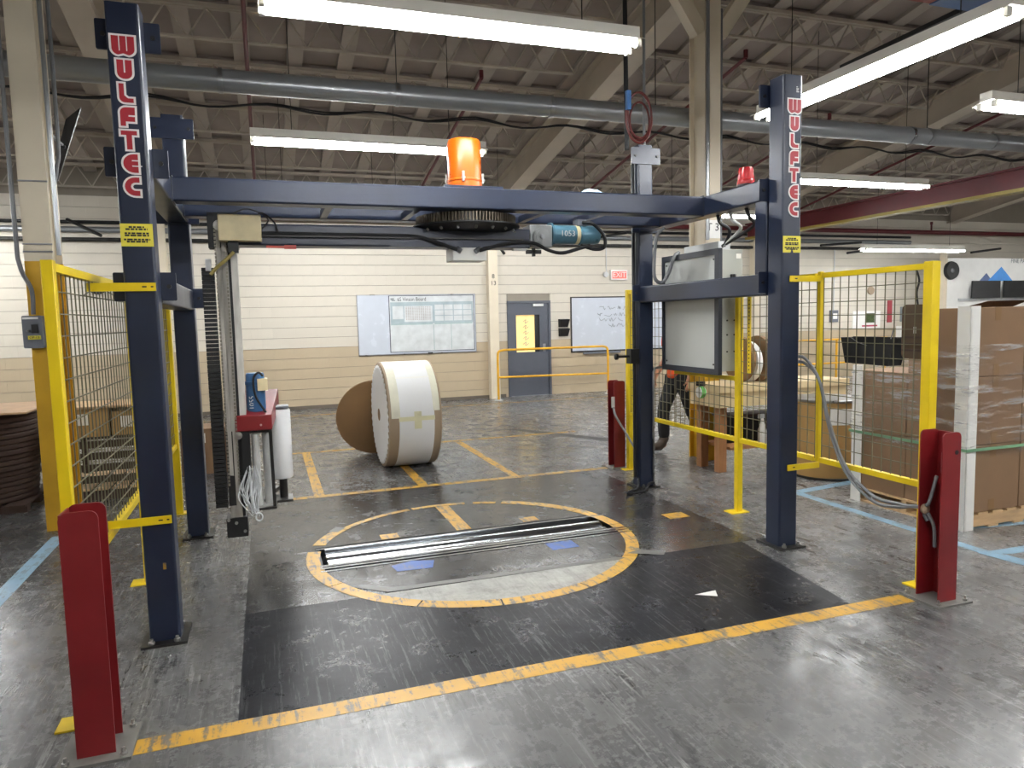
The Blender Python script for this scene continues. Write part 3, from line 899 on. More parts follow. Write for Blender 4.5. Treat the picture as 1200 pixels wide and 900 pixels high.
def warn_label(post, xa, z0, z1, notch=False):
    o = MB()
    if notch:
        c = (xa + .075)
        o.prism([(xa, z0), (c - .012, z0), (c, z0 + .035), (c + .012, z0), (xa + .148, z0), (xa + .148, z1), (xa, z1)], 'y', -.0013, -.0003)
    else:
        o.box(xa, xa + .148, -.0013, -.0003, z0, z1)
    lab = o.build('warning_label', LABY, post, smooth=False)
    t = MB()
    ws = (.07, .10, .11, .11, .12, .095)
    for i, wd in enumerate(ws):
        zz = z1 - .014 - i * (z1 - z0 - .02) / 6 - (.003 if i % 2 == 0 else -.002)
        xx = xa + .074 - wd / 2
        while xx < xa + .074 + wd / 2:
            st = random.uniform(.010, .028)
            t.box(xx, min(xx + st, xa + .074 + wd / 2), -.0017, -.0013, zz - .0045, zz + .0045)
            xx += st + .004
    return lab, t
for post, xa, nt_ in ((P1, .002, False), (P2, FX + .004, True)):
    lab, t = warn_label(post, xa, 2.085, 2.198, nt_)
    t.build('label_print', INK, post, smooth=False)
t = MB()
for i, z in enumerate((3.158, 3.168, 3.178, 3.190)):
    t.box(FX + .10, FX + .10 + (.022, .016, .02, .012)[i], -.0016, -.0004, z, z + .006)
t.build('small_marking', GREYL, P2, smooth=False)
box(.09, .105, -.0016, -.0004, .40, .435).build('paint_chip', TAPEY, P1, smooth=False)
# side beams between front and rear posts, upper and lower, with short uprights between them
YA, YBm = PW + .014, BY - .014
for x in (0.0, FX):
    for z0 in (2.465, 1.80):
        MB().prism(rrect(x, x + PW, z0, z0 + .152, .012), 'y', YA, YBm).build('side_beam', NAVY, fm)
    MB().prism(rrect(x + .0, x + PW, YA, YA + .13, .01), 'z', 1.953, 2.464).build('side_upright', NAVY, fm) if x > 1 else None
for y in (.93, 1.60):
    b_ = MB().prism(rrect(y, y + PW, 2.465, 2.617, .012), 'x', PW + .001, FX - .001).build('cross_beam', NAVY, fm)
    for x, dx in ((PW, 1), (FX, -1)):
        MB().box(min(x, x + dx * .008), max(x, x + dx * .008), y - .006, y + PW + .006, 2.459, 2.623).build('weld_plate', NAVYD, b_)
    for x in (1.1, 1.72, 2.7, 3.2):
        if y > 1:
            MB().box(x, x + .05, y - .52, y, 2.47, 2.52).build('tie_bar', NAVY, b_)
# amber/orange slip ring drum on top, above the ring gear
GX, GY = 2.175, 1.34
dm = MB().lathe([(.02, .0), (.132, .0), (.132, .06), (.137, .065), (.137, .075), (.129, .08), (.129, .355), (.12, .375), (.02, .378)], (GX, GY, 2.665), 'z', 32).build('slip_ring_cover', ORANGE, fm)
for a in (-110, -20, 160):
    cx_, cy_ = GX + .137 * math.cos(R(a)), GY + .137 * math.sin(R(a))
    MB().box(cx_ - .009, cx_ + .009, cy_ - .009, cy_ + .009, 2.715, 2.79).box(cx_ - .014, cx_ + .014, cy_ - .014, cy_ + .014, 2.735, 2.748).build('clamp_latch', BOLT, dm)
MB().box(1.95, 2.40, .93 + PW, 1.60, 2.62, 2.66).build('mount_plate', NAVY, fm)
bc = MB().lathe([(.062, 0), (.064, .01), (.062, .03), (.058, .035), (.060, .05), (.056, .075), (.056, .10), (.050, .122), (.01, .128)], (4.12, .50, 2.635), 'z', 16).build('warning_beacon', BEACON, fm)
MB().lathe([(.066, 0), (.066, .018), (.05, .02)], (4.12, .50, 2.617), 'z', 16).build('beacon_base', BLACK, bc)
# rag on top of the beam and small lift ring
rg = MB()
rg.add([(3.02, .95, 2.622), (3.16, .96, 2.622), (3.18, 1.06, 2.622), (3.0, 1.05, 2.622), (3.05, .97, 2.650), (3.13, .98, 2.645), (3.14, 1.04, 2.643), (3.04, 1.03, 2.652)],
       [(3, 2, 1, 0), (4, 5, 6, 7), (0, 1, 5, 4), (1, 2, 6, 5), (2, 3, 7, 6), (3, 0, 4, 7)])
tag(rg.build('cloth_rag', mat('pale_blue_cloth', '#a9c3de', 0.8)), 'pale blue rag left on top of the navy cross beam', 'rag')
# photo eye on the rear right post
pe = MB().box(3.95, 4.04, 1.99, 2.08, 1.22, 1.36).build('photo_eye', BLACK, fm)
MB().cyl((3.95, 2.03, 1.29), (3.83, 2.03, 1.29), .012, 8).lathe([(.01, 0), (.028, .005), (.028, .03), (.01, .035)], (3.80, 2.03, 1.29), 'x', 12).build('eye_knob', BLACK, pe)
# cables on posts and beams
MB().tube([(FX - .02, 2.06, .1), (FX - .02, 2.06, 3.25)], .014, 8).build('cable', RUBBER, fm)
MB().tube([(FX + .135, 1.97, .06), (FX + .135, 1.97, 1.13), (FX + .15, 1.97, 1.17), (FX + .24, 1.97, 1.175)], .012, 8).build('conduit', STEEL, fm)
MB().tube(spline([(FX + .135, 1.965, .05), (FX + .06, 1.93, .05), (FX - .02, 1.86, .012), (FX - .22, 1.80, .012), (FX - .26, 1.79, .03)], 6), .013, 8).tube(spline([(FX - .02, 2.0, .1), (FX - .05, 1.95, .02), (FX - .22, 1.84, .012)], 5), .013, 8).build('floor_cable', RUBBER, fm)
MB().tube(spline([(4.05, 1.55, 2.45), (3.98, 1.56, 2.36), (3.99, 1.62, 2.05), (4.06, 1.64, 1.97), (4.12, 1.62, 2.02), (4.20, 1.62, 2.20), (4.27, 1.66, 2.24)], 7), .017, 8).build('flexible_conduit', HOSE, fm)
for (yy, m_, sag) in ((.88, RUBBER, -.02), (.72, GREYL, .0), (.52, RUBBER, .05)):
    MB().tube(spline([(4.14, yy, 2.468), (4.15, yy - .02, 2.40), (4.24, yy + sag, 2.34), (4.28, .99 + sag * .4, 2.235)], 6), .014, 8).build('control_cable', m_, fm)

# electrical cabinet hung outside the right side beams
cb_ = thing('control_cabinet', 'tall grey electrical cabinet hung on the navy side beams', 'cabinet', (4.33, 1.4, 1.17))
cy0, cy1, cz0, cz1 = .97, 1.86, 1.165, 2.215
box(4.245, 4.45, cy0 + .005, cy1, cz0 + .03, cz1 - .01).build('enclosure', GREY, cb_, bevel=.004)
for (a, b, c, d) in ((cy0, cy0 + .055, cz0, cz1), (cy1 - .035, cy1, cz0, cz1), (cy0 + .055, cy1 - .035, cz1 - .05, cz1), (cy0 + .055, cy1 - .035, cz0, cz0 + .05)):
    box(4.212, 4.25, a, b, c, d).build('frame_bar', NAVYD, cb_)
box(4.226, 4.245, cy0 + .055, cy1 - .035, cz0 + .05, cz1 - .05).build('back_panel', mat('galvanised_back_panel', '#b4b7b4', 0.36, 0.15, 0.06, 1.2), cb_)
for yy in (cy0 + .085, cy1 - .065):
    for zz in (cz0 + .085, cz1 - .085):
        MB().cyl((4.226, yy, zz), (4.221, yy, zz), .008, 8).build('panel_screw', DKST, cb_)
box(4.30, 4.42, 1.1, 1.62, cz1 - .01, cz1 + .07).build('top_junction_box', GREYL, cb_, bevel=.004)
MB().box(4.33, 4.37, cy0 - .02, cy0 + .005, 1.97, 2.0).bar((4.35, cy0 - .02, 2.0), (4.36, cy0 - .03, 1.90), .018).build('door_handle', BLACK, cb_)
for zz in (1.62, 1.50, 1.36):
    for xx in (4.30, 4.37):
        MB().cyl((xx, cy0 + .005, zz), (xx, cy0 - .002, zz), .007, 8).build('plug', DKST, cb_)
box(4.385, 4.435, cy0 + .003, cy0 + .0055, 2.13, 2.17).build('data_plate', WHITE, cb_)
MB().lathe([(.02, 0), (.045, .005), (.045, .02)], (4.455, 1.05, 2.08), 'x', 12).build('cable_gland', GREYL, cb_)

# ================================================================== ROTARY ARM, MAST AND FILM CARRIAGE
ra = thing('rotary_arm', 'navy rotary wrapping arm under toothed ring gear with upright mast', 'rotary arm', (GX, GY, .15))
g = MB().lathe([(.10, 0), (.36, 0), (.36, .07), (.10, .07)], (GX, GY, 2.392), 'z', 56).build('ring_gear', DKST, ra)
tt = MB()
for k in range(96):
    a = 2 * math.pi * k / 96
    c, s = math.cos(a), math.sin(a)
    q = []
    for rr, wd in ((.355, .0085), (.385, .005)):
        q += [(GX + rr * c - wd * s, GY + rr * s + wd * c), (GX + rr * c + wd * s, GY + rr * s - wd * c)]
    tt.prism([q[0], q[1], q[3], q[2]], 'z', 2.396, 2.458)
tag(tt.build('gear_teeth', mat('worn_gear_steel', '#6d6355', 0.45, 0.6, 0.3, 9), g, smooth=False), kind='stuff')
fl_ = MB().lathe([(.08, 0), (.30, 0), (.415, .035), (.415, .045), (.08, .045)], (GX, GY, 2.345), 'z', 48).build('gear_flange', BLACK, ra)
for k in range(18):
    a = 2 * math.pi * k / 18 + .1
    MB().cyl((GX + .385 * math.cos(a), GY + .385 * math.sin(a), 2.352), (GX + .37 * math.cos(a), GY + .37 * math.sin(a), 2.343), .010, 6).build('flange_bolt', BOLT, fl_)
MB().prism(rrect(GY - .10, GY + .10, 2.225, 2.372, .012), 'x', .52, 2.66).build('arm_beam', NAVY, ra)
MB().prism([(1.55, 2.225), (2.62, 2.225), (2.62, 2.30), (2.42, 2.352), (1.90, 2.352), (1.75, 2.30)], 'y', GY - .112, GY - .10).build('gusset_plate', NAVY, ra)
MB().box(.55, 2.6, GY - .135, GY - .10, 2.283, 2.292).build('cable_rail', DKST, ra)
MB().tube(spline([(.60, GY - .125, 2.305), (1.2, GY - .125, 2.302), (1.72, GY - .125, 2.300), (1.86, GY - .13, 2.27), (1.98, GY - .135, 2.232), (2.06, GY - .14, 2.205)], 5), .014, 8).build('arm_cable', RUBBER, ra)
MB().tube(spline([(2.24, GY - .14, 2.200), (2.33, GY - .135, 2.225), (2.5, GY - .13, 2.26), (2.68, GY - .125, 2.262), (2.80, GY - .15, 2.205), (2.92, GY - .15, 2.185), (3.08, GY - .13, 2.225), (3.18, GY - .10, 2.25)], 6), .014, 8).build('arm_cable', RUBBER, ra)
jb_ = box(2.03, 2.30, GY - .12, GY + .08, 2.125, 2.222).build('junction_box', WHITE, ra, bevel=.004)
for x in (2.06, 2.24):
    MB().tube([(x, GY - .125, 2.215), (x + (.035 if x < 2.1 else -.035), GY - .135, 2.19)], .02, 8).build('cable_gland', STEEL, jb_)
# drive: gearbox and motor at the end of the arm
gb = MB().box(2.67, 2.86, GY - .085, GY + .085, 2.235, 2.41).build('gearbox', mat('grey_cast_gearbox', '#8d8f90', 0.45, 0.15, 0.12, 8), ra, bevel=.008)
MB().lathe([(.072, .0), (.072, -.016), (.05, -.018), (.05, -.026), (.022, -.028), (.022, -.040)], (2.765, GY - .085, 2.315), 'y', 24).build('gearbox_hub', MATS['grey_cast_gearbox'], gb)
MB().cyl((2.765, GY - .125, 2.315), (2.765, GY - .132, 2.315), .018, 10).build('shaft_end', STEEL, gb)
mt = MB().lathe([(.03, 0), (.094, 0), (.094, .018), (.076, .02), (.076, .26), (.082, .262), (.082, .28), (.076, .282), (.076, .40), (.07, .43), (.02, .435)], (2.865, GY, 2.345), 'x', 28).build('drive_motor', TEAL, ra)
MB().lathe([(.0765, .0), (.0775, .002), (.0775, .030), (.0765, .032)], (3.085, GY, 2.345), 'x', 28).build('tape_wrap', CREAMBOX, mt)
text('motor_number', '1053', .065, GREYL, mt, (3.0, GY - .0785, 2.345))
MB().box(3.10, 3.18, GY - .05, GY + .05, 2.415, 2.465).build('terminal_box', GREYD, mt)
MB().tube(spline([(3.14, GY - .055, 2.44), (3.20, GY - .12, 2.42), (3.29, GY - .13, 2.33), (3.30, GY - .12, 2.24), (3.22, GY - .11, 2.22), (3.10, GY - .10, 2.25)], 6), .014, 8).build('motor_lead', RUBBER, mt)
MB().box(2.63, 2.75, GY - .12, GY - .09, 2.18, 2.21).box(2.68, 2.70, GY - .12, GY - .09, 2.16, 2.225).build('proximity_sensor', BLACK, ra)
box(2.52, 2.64, GY - .11, GY - .08, 2.205, 2.222).build('stop_block', GREYL, ra)
# control box at the mast end
bx_ = MB().box(.40, .675, GY - .20, GY - .08, 2.245, 2.42).build('control_box', CREAMBOX, ra, bevel=.006)
MB().tube(spline([(.64, GY - .14, 2.40), (.68, GY - .16, 2.44), (.76, GY - .14, 2.38), (.80, GY - .12, 2.30), (.95, GY - .12, 2.293)], 5), .006, 6).tube(spline([(.675, GY - .14, 2.33), (.72, GY - .15, 2.40), (.60, GY - .12, 2.47), (.50, GY - .12, 2.44)], 5), .005, 6).build('loose_wires', RUBBER, bx_)
MB().box(.455, .52, GY - .16, GY - .10, 2.17, 2.243).build('connector', BLACK, bx_)
MB().tube(spline([(.49, GY - .17, 2.17), (.44, GY - .18, 2.12), (.38, GY - .17, 2.07), (.335, GY - .16, 2.02)], 5), .012, 7).build('yellow_sheathed_cable', mat('yellow_grey_sheath', '#8f8246', 0.6), bx_)
tag(MB().bar((.82, GY - .12, 2.212), (.70, GY - .12, 2.214), .012, .016).bar((.82, GY - .12, 2.212), (.90, GY - .12, 2.213), .02, .026).build('red_limit_flag', mat('red_plastic', '#c4574e', 0.5), ra))
# mast hanging from the arm
MZ0, MZ1 = .17, 2.43
ma = MB().box(.365, .445, GY - .05, GY + .06, MZ0 + .12, MZ1).build('mast_channel', MASTG, ra)
MB().box(.375, .40, GY - .062, GY - .05, MZ0 + .2, MZ1 - .05).box(.408, .437, GY - .068, GY - .05, MZ0 + .2, MZ1 - .05).build('guide_rail', MASTG, ma)
MB().box(.445, .462, GY - .055, GY + .06, MZ0 + .15, MZ1 - .16).build('dark_slot', BLACK, ma)
MB().box(.462, .505, GY - .05, GY + .06, .52, 2.20).build('silver_edge', SILV, ma)
MB().box(.325, .52, GY - .06, GY + .08, MZ1 - .22, MZ1 + .02).build('mast_head', BLACK, ma)
MB().lathe([(.004, 0), (.036, .001), (.036, .02), (.004, .021)], (.40, GY - .085, 2.36), 'y', 18).build('chain_sprocket', BOLT, ma)
ch = MB()
for xx in (.369, .435):
    for k in range(70):
        z = 2.35 - k * .026
        ch.box(xx - .006, xx + .006, GY - .08, GY - .068, z - .009, z + .009)
tag(ch.build('roller_chain', mat('chain_steel', '#8b867c', 0.4, 0.8, 0.3, 20), ma, smooth=False), kind='stuff')
cc = MB()
for k in range(58):
    z = 2.06 - k * .029
    cc.box(.272, .352, GY - .075, GY + .0, z - .0125, z + .0125)
    cc.box(.280, .345, GY - .080, GY - .075, z - .007, z + .004)
tag(cc.build('cable_chain_links', BLACK, ra, smooth=False), kind='stuff')
MB().box(.30, .335, GY - .09, GY - .02, 2.05, 2.13).build('chain_anchor', GREYL, ra)
MB().box(.335, .475, GY - .07, GY + .09, MZ0, MZ0 + .14).build('mast_foot', BLACK, ma)
for x, z in ((.35, .30), (.40, .275), (.455, .21)):
    MB().cyl((x, GY - .07, z), (x, GY - .082, z), .011, 8).build('foot_bolt', BOLT, ma)

fcg = thing('film_carriage', 'red film carriage with blue motor riding on the dark mast', 'carriage', (.55, 1.5, .33))
ty0, ty1 = 1.27, 1.98
tr_ = MB().add([(.425, ty0, .925), (.675, ty0, .925), (.735, 1.78, 1.02), (.475, 1.78, 1.02), (.425, ty0, 1.035), (.675, ty0, 1.035), (.735, 1.78, 1.175), (.475, 1.78, 1.175)],
               [(0, 3, 2, 1), (4, 5, 6, 7), (0, 1, 5, 4), (1, 2, 6, 5), (2, 3, 7, 6), (3, 0, 4, 7)])
tray = tr_.build('red_tray', RED, fcg, bevel=.006)
MB().box(.668, .682, 1.36, 1.56, .96, 1.02).build('tray_side_plate', WHITE, tray)
for x in (.60,):
    MB().cyl((x, ty0, .965), (x, ty0 - .006, .965), .008, 8).build('tray_screw', BOLT, tray)
mo = MB().lathe([(.03, 0), (.066, .0), (.066, .20), (.070, .202), (.070, .225), (.064, .227), (.064, .27), (.058, .285), (.02, .287)], (.575, 1.40, 1.045), 'z', 24).build('carriage_motor', BLUEM, fcg)
MB().box(.59, .66, 1.32, 1.42, 1.205, 1.29).build('terminal_cover', CREAMBOX, mo)
text('motor_number', '1055', .05, GREYL, mo, (.548, 1.337, 1.12), (R(90), R(-90), 0))
MB().tube(spline([(.63, 1.33, 1.31), (.60, 1.32, 1.335), (.565, 1.325, 1.29), (.575, 1.325, 1.17), (.63, 1.32, 1.06), (.64, 1.33, 1.04)], 6), .008, 7).build('motor_cable', RUBBER, mo)
MB().lathe([(.012, 0), (.026, .002), (.026, .018), (.01, .02)], (.447, 1.25, .90), 'y', 12).build('guide_wheel', BOLT, fcg)
MB().box(.36, .52, 1.285, 1.36, .40, .93).prism([(.36, .40), (.45, .40), (.52, .52), (.52, .40 + .2), (.36, .62)], 'y', 1.275, 1.285).build('carriage_back', BLACK, fcg)
MB().box(.425, .66, 1.30, 1.72, .905, .924).build('under_plate', BLACK, fcg)
for (x, y, m_, r) in ((.555, 1.33, FILM, .028), (.63, 1.37, FILM, .030)):
    MB().lathe([(.01, 0), (r, .0), (r, .52), (.01, .52)], (x, y, .375), 'z', 18).build('stretch_roller', m_, fcg)
MB().box(.52, .68, 1.32, 1.95, .335, .352).build('bottom_plate', DKST, fcg)
MB().bar((.60, 1.50, .36), (.66, 1.85, .44), .02).bar((.64, 1.55, .40), (.70, 1.75, .40), .03).build('link_arm', DKST, fcg)
MB().tube([(.66, 1.30, .93), (.665, 1.31, .36)], .012, 8).build('dancer_rod', DKST, fcg)
MB().box(.70, .80, 1.53, 1.67, 1.045, 1.06).build('roll_top_plate', GREYD, fcg)
MB().cyl((.735, 1.60, .352), (.735, 1.60, .50), .03, 12).box(.66, .80, 1.5, 1.7, .335, .352).build('roll_spindle', DKST, fcg)
fr_ = thing('film_roll', 'fat white roll of stretch film on the red carriage', 'film roll', (.735, 1.60, .5))
MB().lathe([(.04, 0), (.070, .004), (.076, .012), (.076, .522), (.070, .532), (.04, .536)], (.735, 1.60, .502), 'z', 28).build('film_body', PAPER, fr_)
MB().lathe([(.025, 0), (.04, 0), (.04, .541), (.025, .541)], (.735, 1.60, .5005), 'z', 18).build('cardboard_core', KRAFTL, fr_)
# tail of plastic film hanging from the carriage
tl = MB()
rnd = random.Random(3)
for k in range(26):
    u = k / 25
    a = (.485 + .07 * u, 1.25 + rnd.uniform(-.015, .01), .66 + rnd.uniform(-.05, .03))
    b = (.445 + .13 * u + rnd.uniform(-.02, .02), 1.245 + rnd.uniform(-.03, .02), .52 + rnd.uniform(-.03, .03))
    c = (.45 + .11 * u + rnd.uniform(-.025, .025), 1.245 + rnd.uniform(-.03, .01), .43 + rnd.uniform(-.03, .03))
    d = (.51 + .05 * u, 1.24 + rnd.uniform(-.01, .01), .34 + rnd.uniform(-.03, .02))
    tl.tube(spline([a, b, c, d], 4), [.0015 + .004 * math.sin(math.pi * i / 12) * rnd.uniform(.5, 1) for i in range(13)], 4)
tl.tube([(.555 + .022 * math.cos(t), 1.235, .31 + .028 * math.sin(t)) for t in [2 * math.pi * i / 14 for i in range(15)]], .006, 6)
tag(tl.build('film_tail', mat('crumpled_clear_film', '#cfd2d4', 0.25, 0, 0.1, 30)), 'crumpled clear film tail dangling under the red carriage', 'film')


# ================================================================== SAFETY FENCES
def panel(f, x, a, b, zb, zt):
    MB().box(x - .02, x + .02, a, b, zt - .035, zt).build('top_rail', YEL, f)
    MB().box(x - .02, x + .02, a, b, zb, zb + .035).build('bottom_rail', YEL, f)
    m = MB()
    n = max(2, round((b - a) / .075))
    for k in range(n + 1):
        yy = a + (b - a) * k / n
        m.box(x - .0025, x + .0025, yy - .0025, yy + .0025, zb + .02, zt - .01)
    nz_ = max(3, round((zt - zb) / .096))
    for k in range(nz_ + 1):
        zz = zb + .03 + (zt - zb - .05) * k / nz_
        m.box(x + .002, x + .007, a, b, zz - .0025, zz + .0025)
    tag(m.build('wire_mesh', MESHY, f, smooth=False), kind='stuff')
def fence(x, posts, y0, y1, label, arms, side, gap=None):
    f = thing('safety_fence', label, 'fence', (x, (y0 + y1) / 2, 0))
    zb, zt = .60, 1.945
    for (y, w_, foot) in posts:
        p = box(x - w_ / 2, x + w_ / 2, y - w_ / 2, y + w_ / 2, .008 if foot else zb, 1.955).build('post', YEL, f, bevel=.003)
        if foot:
            MB().box(x - .10, x + .07, y - .06, y + .06, 0, .008).build('foot_plate', YEL, p)
    ys = [y for y, w_, ft in posts]
    for a, b in zip(ys[:-1], ys[1:]):
        a += .033; b -= .033
        if b - a < .3: continue
        if gap and a < gap[0] + .2 and b > gap[1]:
            # low panel under the cabinet, full panel past it
            panel(f, x, a, gap[1], zb, gap[2])
            a = gap[1] + .02
        panel(f, x, a, b, zb, zt)
    for (xa, ya, xb, yb, z0, z1) in arms:
        MB().add([(xa, ya, z0), (xb, yb, z0), (xb, yb + .008, z0), (xa, ya + .008, z0), (xa, ya, z1), (xb, yb, z1), (xb, yb + .008, z1), (xa, ya + .008, z1)],
                 [(0, 3, 2, 1), (4, 5, 6, 7), (0, 1, 5, 4), (1, 2, 6, 5), (2, 3, 7, 6), (3, 0, 4, 7)]).build('bracket_arm', YEL, f)
        s_ = MB()
        xm = xb - .05 * side if side else xb
        for dx in (-.035, .02):
            s_.box(xm + dx - .012, xm + dx + .012, yb - .0015, yb, (z0 + z1) / 2 - .004, (z0 + z1) / 2 + .004)
        s_.build('bracket_slots', INK, f)
    return f
MESHY = mat('olive_galvanised_wire', '#67634c', 0.5, 0.2, 0.1)
fL = fence(-.15, [(-.72, .045, True), (1.05, .045, True), (2.86, .065, True)], -.72, 2.86, 'yellow wire mesh safety fence beside the ochre based column', [], 0)
for z0 in (1.86, .648):
    o = MB().box(-.17, .148, -.016, -.008, z0, z0 + .042).box(-.17, -.16, -.008, .03, z0, z0 + .042).build('bracket_arm', YEL, fL)
    MB().box(.085, .106, -.0175, -.016, z0 + .018, z0 + .025).box(.125, .137, -.0175, -.016, z0 + .018, z0 + .025).build('bracket_slots', INK, o)
fR = fence(4.38, [(-.885, .062, True), (.005, .03, False), (.92, .05, True), (2.82, .06, True)], -.87, 2.82, 'yellow wire mesh safety fence beside the grey cabinet', [], 0, (.945, 1.89, 1.15))
for z0 in (1.885, .56):
    o = MB().box(4.10, 4.375, -.016, -.008, z0, z0 + .042).build('bracket_arm', YEL, fR)
    MB().box(4.14, 4.16, -.0175, -.016, z0 + .018, z0 + .025).build('bracket_slots', INK, o)
pp = box(4.352, 4.358, .735, .775, 1.19, 1.90).build('perforated_strip', YEL, fR)
hs = MB()
for k in range(22):
    hs.cyl((4.352, .755, 1.22 + k * .031), (4.3515, .755, 1.22 + k * .031), .007, 6)
hs.build('strip_holes', INK, pp)

# ================================================================== RED SENSOR BOLLARDS (channel posts)
def bollard(x, y, opens, label, hgt=.985, wd=.135, dp=.15, sensors=True):
    t = thing('channel_bollard', label, 'bollard', (x, y, 0))
    s = opens            # +1: opens towards +X, -1: towards -X
    xo = x - s * wd / 2  # web side
    xi = x + s * wd / 2
    lo, hi = min(xo, xi), max(xo, xi)
    r = .03
    def flange(y0, y1, nm):
        pts = [(lo, .012), (hi, .012), (hi, hgt - r)] + [(hi - r + r * math.cos(R(a)), hgt - r + r * math.sin(R(a))) for a in (22, 45, 67, 90)] + [(lo + r - r * math.sin(R(a)), hgt - r + r * math.cos(R(a))) for a in (0, 22, 45, 67, 90)]
        MB().prism(pts, 'y', y0, y1).build(nm, RED, t)
    flange(y - dp / 2, y - dp / 2 + .008, 'near_flange')
    flange(y + dp / 2 - .008, y + dp / 2, 'far_flange')
    a, b = (xo, xo + s * .008)
    box(min(a, b), max(a, b), y - dp / 2 + .008, y + dp / 2 - .008, .012, hgt - .01).build('web', RED, t)
    bp = box(x - .13, x + .13, y - .13, y + .13, 0, .012).build('base_plate', mat('scraped_grey_plate', '#6f6d69', 0.5, 0.2, 0.2), t)
    for dx in (-.10, .10):
        for dy in (-.105, .105):
            MB().lathe([(.012, 0), (.013, .012), (.007, .013), (.007, .03), (.002, .031)], (x + dx, y + dy, .012), 'z', 8).build('anchor_bolt', BOLT, bp)
    if sensors:
        xs = xo + s * .045
        for z in (.80, .24):
            MB().box(xs - .016, xs + .016, y - .045, y - .005, z - .06, z + .06).build('sensor_block', GREYL, t)
    return t
bollard(-.045, -.955, 1, 'red channel bollard standing at the ochre column side of line', sensors=False)
bR = bollard(4.265, -1.07, -1, 'red channel bollard with grey hoses running into it')
MB().cyl((4.30, -1.1455, .87), (4.30, -1.148, .87), .013, 12).build('drilled_hole', INK, bR)
MB().lathe([(.012, 0), (.03, .002), (.03, .02), (.012, .022)], (4.235, -1.02, .52), 'y', 14).build('hose_grommet', KRAFTL, bR)
bB = bollard(4.30, 2.98, -1, 'rear red channel bollard beside a yellow fence post', hgt=.97)
MB().box(4.20, 4.24, 2.90, 2.905, .68, .80).build('outlet_box', GREYL, bB)
MB().tube(spline([(4.22, 2.89, .68), (4.20, 2.80, .60), (4.21, 2.6, .45), (4.18, 2.3, .30), (4.17, 2.16, .30)], 5), .012, 7).build('cable', HOSE, bB)
hz = thing('sensor_hoses', 'two grey hoses looping from navy post down to red bollard', 'hose', (4.3, -.5, .3))
for dx, dz in ((0, 0), (.012, -.035)):
    MB().tube(spline([(4.235, .10, 1.36 + dz), (4.27, .02, 1.345 + dz), (4.285, -.10, 1.20), (4.285, -.20, .92 + dz), (4.28, -.36, .64 + dz), (4.27, -.60, .50 + dz), (4.25, -.82, .50 + dz * .5), (4.235, -.96, .52), (4.235, -1.03, .55 - dx * 8)], 7), .011, 8).build('hose', HOSE, hz)
hzz = MB().tube(spline([(4.235, -1.03, .55), (4.25, -1.04, .62), (4.27, -1.05, .72)], 4), .010, 8).tube(spline([(4.235, -1.03, .50), (4.26, -1.05, .42), (4.27, -1.05, .30)], 4), .010, 8).build('hose', HOSE, hz)

# ================================================================== WHITE PAPER ROLL AND BROWN END BOARD
RR, RW = .605, .60
rl = thing('paper_roll', 'large white wrapped paper roll with brown edges on the floor', 'paper roll', (2.165, 4.2, 0), R(1))
MB().lathe([(.06, -RW / 2 + .01), (RR - .03, -RW / 2 + .004), (RR - .004, -RW / 2 + .012), (RR, -RW / 2 + .03), (RR, RW / 2 - .03), (RR - .004, RW / 2 - .01), (RR - .03, RW / 2), (.06, RW / 2)], (0, 0, RR), 'x', 64).build('roll_body', KRAFTL, rl, local=True)
MB().lathe([(RR - .001, -RW / 2 + .115), (RR + .003, -RW / 2 + .117), (RR + .003, RW / 2 - .095), (RR - .001, RW / 2 - .093)], (0, 0, RR), 'x', 64).build('wrap_sheet', PAPER, rl, local=True)
# upper turn of wrap reaching out to the edges, held with tape
def band(x0, x1, a0, a1, r, n=16):
    m = MB()
    for i in range(n + 1):
        a = R(a0 + (a1 - a0) * i / n)
        for x in (x0, x1):
            m.v.append((x, r * math.cos(a), RR + r * math.sin(a)))
    m.f = [(2 * i, 2 * i + 1, 2 * i + 3, 2 * i + 2) for i in range(n)]
    return m
band(-RW / 2 + .03, -RW / 2 + .125, 60, 178, RR + .0045).build('wrap_flap', mat('cream_wrap_flap', '#dcdac8', 0.5), rl, local=True)
band(RW / 2 - .105, RW / 2 - .03, 80, 172, RR + .0045).build('wrap_flap', MATS['cream_wrap_flap'], rl, local=True)
TAPEC = mat('clear_brown_tape', '#d9d6b4', 0.3)
band(-RW / 2 + .11, RW / 2 - .09, 177, 181.5, RR + .006, 3).build('packing_tape', TAPEC, rl, local=True)
band(-.02, .06, 172, 190, RR + .0075, 5).build('packing_tape', TAPEC, rl, local=True)
band(-RW / 2 + .12, RW / 2 - .10, 132, 134, RR + .005, 3).build('wrap_fold', WHITE, rl, local=True)
# folded star teeth of the end wrap
st = []
N = 46
for i in range(N * 2):
    a = 2 * math.pi * i / (N * 2)
    r = RR - .03 if i % 2 else RR - .075
    st.append((r * math.cos(a), RR + r * math.sin(a)))
m = MB().prism(st, 'x', -RW / 2 - .004, -RW / 2 + .0035)
m.build('end_paper', PAPER, rl, local=True)
MB().lathe([(.045, -RW / 2 - .006), (.07, -RW / 2 - .008), (.07, -RW / 2 + .02), (.045, -RW / 2 + .02)], (0, 0, RR), 'x', 24).build('core', KRAFT, rl, local=True)
MB().lathe([(.01, -RW / 2 - .003), (.047, -RW / 2 - .0045)], (0, 0, RR), 'x', 20).build('core_hole', BRND, rl, local=True)
dd = thing('end_disc', 'round brown paperboard disc leaning behind the white roll', 'disc', (1.93, 5.06, 0), R(12))
prof_ = [(0.485 * math.cos(2 * math.pi * k / 48), .487 + 0.485 * math.sin(2 * math.pi * k / 48)) for k in range(48)]
e_ = MB().prism(prof_, 'y', -.012, .012).build('disc_board', KRAFT, dd, local=True)
dd.rotation_euler = (R(11), 0, R(-4))

